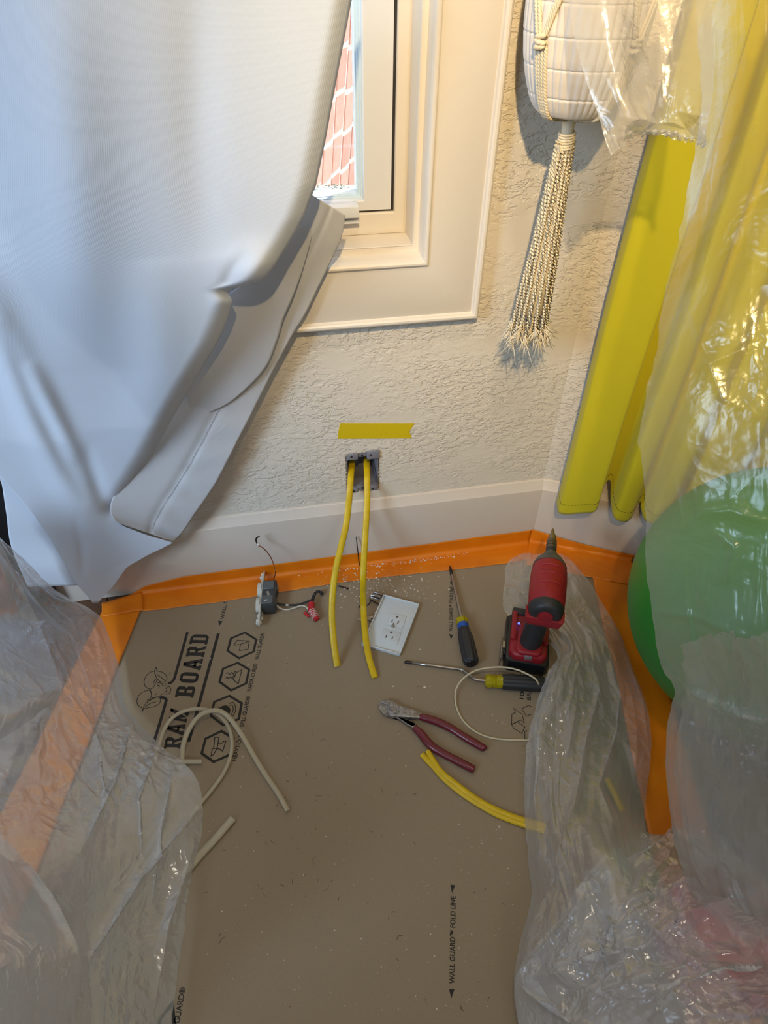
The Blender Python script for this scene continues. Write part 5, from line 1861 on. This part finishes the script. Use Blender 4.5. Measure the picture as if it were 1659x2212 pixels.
mn = [[(1500, -140, .650), (1570, -140, .62), (1660, -140, .60), (1800, -140, .58)],
      [(1508, 60, .650), (1580, 60, .62), (1660, 60, .60), (1800, 60, .58)],
      [(1512, 220, .655), (1580, 220, .625), (1660, 220, .605), (1800, 220, .58)],
      [(1500, 340, .665), (1565, 340, .635), (1660, 340, .610), (1800, 340, .585)],
      [(1476, 450, .675), (1560, 450, .640), (1660, 450, .615), (1800, 450, .59)],
      [(1455, 560, .68), (1550, 560, .648), (1660, 560, .62), (1800, 560, .59)],
      [(1432, 680, .69), (1535, 680, .65), (1660, 680, .625), (1800, 680, .595)],
      [(1404, 810, .70), (1520, 810, .66), (1660, 810, .63), (1800, 810, .60)],
      [(1381, 930, .715), (1510, 930, .67), (1660, 930, .635), (1800, 930, .605)],
      [(1388, 1030, .725), (1510, 1030, .68), (1660, 1030, .64), (1800, 1030, .605)],
      [(1395, 1150, .735), (1520, 1140, .685), (1660, 1130, .645), (1800, 1130, .61)],
      [(1401, 1280, .75), (1520, 1260, .70), (1660, 1250, .65), (1800, 1250, .61)],
      [(1420, 1415, .77), (1530, 1390, .71), (1660, 1370, .655), (1800, 1370, .615)],
      [(1459, 1494, .80), (1560, 1500, .735), (1670, 1500, .67), (1800, 1500, .62)],
      [(1447, 1580, .83), (1550, 1600, .75), (1670, 1600, .68), (1800, 1600, .62)],
      [(1446, 1680, .85), (1545, 1710, .765), (1670, 1710, .69), (1800, 1710, .62)],
      [(1452, 1780, .86), (1550, 1810, .78), (1670, 1800, .70), (1800, 1800, .62)],
      [(1470, 1870, .86), (1570, 1890, .79), (1680, 1870, .70), (1800, 1870, .62)],
      [(1520, 1970, .85), (1600, 1960, .79), (1690, 1930, .70), (1800, 1930, .62)],
      [(1600, 2050, .83), (1650, 2020, .78), (1710, 1990, .70), (1800, 1990, .62)]]
Y_ = net(mn, 420, 150)
Pm = creases(lift(Y_), Y_, [([(1425, 1425), (1520, 1500), (1659, 1570)], .008, 10), ([(1465, 1500), (1455, 1600), (1460, 1720), (1480, 1860)], .008, 12), ([(1500, 1110), (1580, 1100), (1659, 1130)], .006, 16), ([(1535, 1140), (1590, 1180), (1570, 1260)], .005, 10), ([(1400, 1320), (1500, 1330), (1659, 1390)], .003, 6), ([(1500, 800), (1659, 730)], .002, 8), ([(1480, 640), (1560, 860), (1640, 900)], .002, 10)])
Pm = crumple(Pm, 31, .0085, 60, 420, 1.6, .55, .36, lambda U, V: np.clip((V - .50) * 3.2, .07, 1) * np.clip(U * 8, .4, 1))
Pm = ragged(Pm, 'L', .005, 51)
Pm = ragged(Pm, 'B', .008, 53)
sheet('hanging_length', Pm, M_FILM1, HS)

iv = [[(1470, 1395, .800), (1560, 1375, .750), (1670, 1360, .700), (1800, 1350, .65)],
      [(1480, 1480, .825), (1570, 1470, .775), (1680, 1460, .715), (1800, 1450, .66)],
      [(1468, 1570, .855), (1565, 1580, .795), (1680, 1580, .725), (1800, 1570, .66)],
      [(1466, 1680, .875), (1560, 1690, .805), (1680, 1690, .730), (1800, 1680, .66)],
      [(1480, 1790, .885), (1570, 1800, .815), (1690, 1790, .735), (1800, 1780, .66)],
      [(1510, 1890, .885), (1590, 1890, .820), (1700, 1870, .740), (1800, 1860, .66)],
      [(1560, 1990, .870), (1630, 1980, .815), (1710, 1950, .740), (1800, 1940, .66)]]
Y_ = net(iv, 200, 150)
Pi = creases(lift(Y_), Y_, [([(1465, 1560), (1560, 1600), (1659, 1660)], .009, 12), ([(1470, 1480), (1570, 1540), (1659, 1560)], .009, 10), ([(1480, 1720), (1540, 1780), (1659, 1900)], .010, 14), ([(1460, 1640), (1500, 1760), (1560, 1900)], .010, 12)])
Pi = crumple(Pi, 131, .0130, 60, 300, 1.8, -.6, .34, lambda U, V: np.clip(U * 8, .4, 1))
Pi = ragged(ragged(Pi, 'T', .006, 151), 'L', .005, 153)
sheet('inner_fold', Pi, film('inner_film', .20, (0.90, 0.91, 0.94, 1), cap=.30, crink=.7, rough=.16), HS)

# -- strip of the same film lying on the floor under and beside the drill, heaped at the lower right
bgd = bg_depth


def rowk(y, pts):
    out = []
    for x, k in pts:
        out.append((x, y, bgd(x, y) * k))
    return out


FS = thing('plastic_sheet', fl(1250, 1800, .004), 'crumpled clear plastic sheet bunched on the floor beside and under the drill', 'plastic sheet')
f1 = [rowk(1196, [(1128, .992), (1150, .990), (1180, .990), (1212, .992)]),
      rowk(1216, [(1096, .992), (1140, .986), (1190, .986), (1240, .990)]),
      rowk(1262, [(1090, .993), (1150, .988), (1210, .984), (1276, .990)]),
      rowk(1304, [(1086, .995), (1150, .992), (1220, .984), (1302, .986)]),
      rowk(1330, [(1098, .996), (1160, .992), (1230, .980), (1318, .984)]),
      rowk(1372, [(1160, .99), (1200, .970), (1262, .965), (1342, .990)]),
      rowk(1412, [(1205, .935), (1222, .930), (1280, .950), (1356, .990)]),
      rowk(1450, [(1186, .935), (1215, .928), (1290, .950), (1366, .990)]),
      rowk(1500, [(1166, .955), (1210, .935), (1300, .955), (1386, .990)]),
      rowk(1560, [(1148, .975), (1205, .945), (1300, .960), (1402, .990)]),
      rowk(1640, [(1134, .985), (1200, .950), (1300, .960), (1405, .990)]),
      rowk(1740, [(1133, .990), (1200, .950), (1300, .950), (1395, .985)]),
      rowk(1840, [(1139, .990), (1215, .930), (1320, .900), (1400, .93)]),
      rowk(1930, [(1149, .990), (1230, .920), (1340, .885), (1450, .90)]),
      rowk(2010, [(1132, .985), (1230, .910), (1360, .875), (1500, .88)]),
      rowk(2090, [(1113, .98), (1230, .905), (1380, .870), (1560, .87)]),
      rowk(2150, [(1112, .985), (1240, .91), (1400, .870), (1600, .86)]),
      rowk(2290, [(1128, .985), (1260, .92), (1420, .880), (1640, .86)])]
Y_ = net(f1, 420, 170)
Pf = creases(lift(Y_), Y_, [([(1215, 1440), (1178, 1560), (1160, 1720), (1180, 1880)], .012, 12), ([(1300, 1470), (1262, 1600), (1240, 1740), (1200, 1880)], .010, 9), ([(1340, 1480), (1330, 1580), (1290, 1700), (1330, 1800)], .009, 10), ([(1250, 1480), (1225, 1640)], .007, 7), ([(1345, 1400), (1385, 1520), (1398, 1620)], .008, 8), ([(1225, 1240), (1280, 1330), (1330, 1420)], .006, 8), ([(1110, 1280), (1180, 1230), (1230, 1260)], .004, 8), ([(1200, 1900), (1160, 2020), (1140, 2100)], .010, 10)])
Pf = crumple(Pf, 61, .0080, 90, 520, 2.0, 1.45, .30, lambda U, V: np.clip((V - .12) * 5, .30, 1) * np.clip(U * 10, .3, 1) * np.clip((1 - U) * 10, .3, 1))
Pf = ragged(keep_off_floor(Pf, .0045), 'L', .003, 63)
sheet('lower_layer', Pf, M_FILM, FS)
f2 = [rowk(1800, [(1380, .955), (1440, .93), (1500, .91), (1560, .90)]),
      rowk(1850, [(1310, .940), (1390, .915), (1490, .89), (1600, .86)]),
      rowk(1920, [(1250, .93), (1350, .89), (1490, .865), (1680, .82)]),
      rowk(1990, [(1205, .93), (1320, .885), (1490, .850), (1740, .79)]),
      rowk(2060, [(1150, .95), (1300, .880), (1490, .84), (1780, .77)]),
      rowk(2120, [(1116, .965), (1280, .880), (1490, .83), (1800, .75)]),
      rowk(2180, [(1118, .97), (1280, .885), (1490, .825), (1800, .74)]),
      rowk(2300, [(1130, .97), (1280, .88), (1490, .81), (1800, .72)])]
Y_ = net(f2, 240, 240)
P2 = creases(lift(Y_), Y_, [([(1112, 2115), (1240, 2000), (1345, 1885), (1480, 1790)], .016, 16), ([(1118, 2125), (1200, 2180), (1290, 2260)], .012, 14), ([(1290, 2035), (1420, 1965), (1530, 1880)], .012, 12), ([(1250, 2075), (1400, 2050), (1560, 1960), (1660, 1900)], .012, 18), ([(1300, 2140), (1450, 2110), (1600, 2050)], .010, 14), ([(1400, 2220), (1530, 2120), (1659, 2080)], .014, 20), ([(1270, 1930), (1330, 2010), (1300, 2090)], .009, 9), ([(1480, 1900), (1500, 1990), (1440, 2060)], .009, 10), ([(1180, 2100), (1330, 2060)], .007, 8)])
P2 = crumple(P2, 71, .0125, 70, 380, 2.2, -.55, .26, lambda U, V: np.clip(U * 6, .3, 1) * np.clip(V * 5, .35, 1))
P2 = ragged(keep_off_floor(P2, .0055), 'T', .006, 73)
sheet('upper_layer', P2, M_FILM2, FS)

# -- sheet heaped on the left, in two layers
LS = thing('plastic_sheet', fl(300, 1800, .004), 'dull milky plastic sheet heaped along the left side, over the white cable ends', 'plastic sheet')


def rk(pts):
    return [(x, y, bgd(x, y) * k) for x, y, k in pts]


l1 = [rk([(-150, 1120, .80), (-70, 1125, .86), (-20, 1135, .90), (2, 1160, .925)]),
      rk([(-150, 1150, .79), (-60, 1160, .85), (0, 1180, .90), (26, 1182, .925)]),
      rk([(-150, 1200, .78), (-40, 1215, .85), (30, 1225, .90), (64, 1220, .93)]),
      rk([(-150, 1240, .77), (-20, 1265, .85), (60, 1278, .90), (102, 1262, .94)]),
      rk([(-150, 1290, .76), (0, 1320, .85), (95, 1330, .90), (152, 1296, .955)]),
      rk([(-150, 1340, .75), (20, 1370, .85), (130, 1375, .91), (212, 1328, .975)]),
      rk([(-150, 1390, .75), (30, 1420, .85), (150, 1420, .91), (236, 1376, .985)]),
      rk([(-150, 1450, .74), (40, 1480, .84), (170, 1480, .91), (258, 1440, .99)]),
      rk([(-150, 1520, .74), (50, 1550, .84), (190, 1550, .915), (278, 1530, .99)]),
      rk([(-150, 1590, .73), (60, 1620, .84), (220, 1620, .92), (345, 1607, .985)]),
      rk([(-150, 1650, .73), (70, 1680, .84), (250, 1680, .92), (412, 1662, .985)]),
      rk([(-150, 1720, .72), (80, 1740, .84), (270, 1740, .92), (437, 1722, .985)]),
      rk([(-150, 1800, .72), (80, 1820, .83), (270, 1820, .92), (434, 1810, .985)]),
      rk([(-150, 1890, .71), (80, 1900, .83), (265, 1900, .92), (413, 1890, .988)]),
      rk([(-150, 1980, .70), (75, 1990, .83), (255, 1990, .92), (402, 1980, .988)]),
      rk([(-150, 2100, .69), (70, 2100, .82), (245, 2100, .92), (384, 2100, .988)]),
      rk([(-150, 2300, .68), (60, 2300, .82), (235, 2300, .92), (362, 2300, .988)])]
Y_ = net(l1, 420, 180)
Pl = creases(lift(Y_), Y_, [([(30, 1230), (110, 1300), (190, 1330)], .008, 10), ([(110, 1285), (190, 1340), (230, 1420)], .007, 9), ([(290, 1545), (250, 1680), (170, 1850)], .010, 12), ([(375, 1660), (345, 1800), (330, 1960)], .008, 9), ([(432, 1745), (300, 1900), (190, 2080)], .010, 12), ([(340, 1620), (300, 1720), (310, 1850)], .007, 8), ([(420, 1820), (360, 2000), (330, 2180)], .008, 9), ([(150, 1500), (210, 1600), (230, 1760)], .010, 16)])
Pl = crumple(Pl, 81, .0098, 70, 420, 1.8, 1.0, .28, lambda U, V: np.clip((1 - U) * 9, .35, 1) * np.clip(U * 1.6, .25, 1))
Pl = ragged(keep_off_floor(Pl, .0045), 'R', .0035, 83)
sheet('lower_layer', Pl, M_FILM2, LS)
l2 = [rk([(-170, 1150, .74), (-110, 1150, .80), (-50, 1160, .84), (2, 1178, .885)]),
      rk([(-170, 1230, .72), (-90, 1240, .79), (-20, 1250, .84), (36, 1258, .885)]),
      rk([(-170, 1320, .70), (-70, 1330, .78), (10, 1340, .84), (72, 1340, .885)]),
      rk([(-170, 1400, .69), (-50, 1410, .77), (40, 1420, .83), (106, 1422, .88)]),
      rk([(-170, 1460, .68), (-50, 1470, .77), (50, 1480, .83), (134, 1486, .875)]),
      rk([(-170, 1540, .67), (-60, 1540, .76), (40, 1545, .82), (96, 1540, .87)]),
      rk([(-170, 1640, .66), (-80, 1640, .75), (-10, 1640, .82), (30, 1630, .87)]),
      rk([(-170, 1740, .65), (-80, 1750, .74), (-20, 1760, .80), (-10, 1770, .83)]),
      rk([(-170, 1830, .64), (-80, 1840, .72), (0, 1860, .78), (52, 1858, .82)]),
      rk([(-170, 1940, .63), (-70, 1950, .71), (40, 1960, .77), (112, 1962, .82)]),
      rk([(-170, 2040, .62), (-60, 2050, .70), (80, 2060, .77), (172, 2068, .82)]),
      rk([(-170, 2130, .61), (-60, 2140, .69), (70, 2150, .77), (160, 2150, .83)]),
      rk([(-170, 2300, .60), (-60, 2300, .68), (50, 2300, .77), (115, 2300, .84)])]
Y_ = net(l2, 300, 120)
P3 = creases(lift(Y_), Y_, [([(2, 1182), (72, 1340), (132, 1484)], .008, 12), ([(30, 1640), (-40, 1700), (-120, 1720)], .008, 20), ([(52, 1860), (112, 1962), (172, 2066)], .008, 12), ([(40, 1440), (90, 1500), (130, 1490)], .008, 10)])
P3 = crumple(P3, 91, .0022, 24, 120, 1.5, .8, .3, lambda U, V: np.clip((1 - U) * 8, .2, 1))
sheet('upper_layer', P3, M_FILM2, LS)

# things only half seen through the film
RD = thing('red_cushion', fl(1560, 2030, 0), 'soft dark red cushion-shaped object half seen under the lower right plastic', 'cushion')
cpos = fl(1575, 2035, .055)
V_, F_ = [], []
for i in range(25):
    for j in range(40):
        ph, th = math.pi * i / 24, 2 * math.pi * j / 40
        sgn = lambda v, p: math.copysign(abs(v) ** p, v)
        V_.append(cpos + np.array([.095 * sgn(math.sin(ph), .6) * sgn(math.cos(th), .6), .075 * sgn(math.sin(ph), .6) * sgn(math.sin(th), .6), .052 * sgn(math.cos(ph), .8)]))
for i in range(24):
    for j in range(40):
        a, b = i * 40 + j, i * 40 + (j + 1) % 40
        F_.append((a, a + 40, b + 40, b))
obj('cushion_body', (V_, F_), mat('red_fabric', rgb(176, 28, 34), .8, bump=[(200, .3, .002, 3)]), RD)
obj('cushion_piping', tube([cpos + np.array([.0955 * math.copysign(abs(math.cos(t)) ** .6, math.cos(t)), .0755 * math.copysign(abs(math.sin(t)) ** .6, math.sin(t)), 0]) for t in np.linspace(0, 2 * math.pi, 80)], .003, 8, caps=False), mat('red_piping', rgb(120, 30, 36), .7), RD)
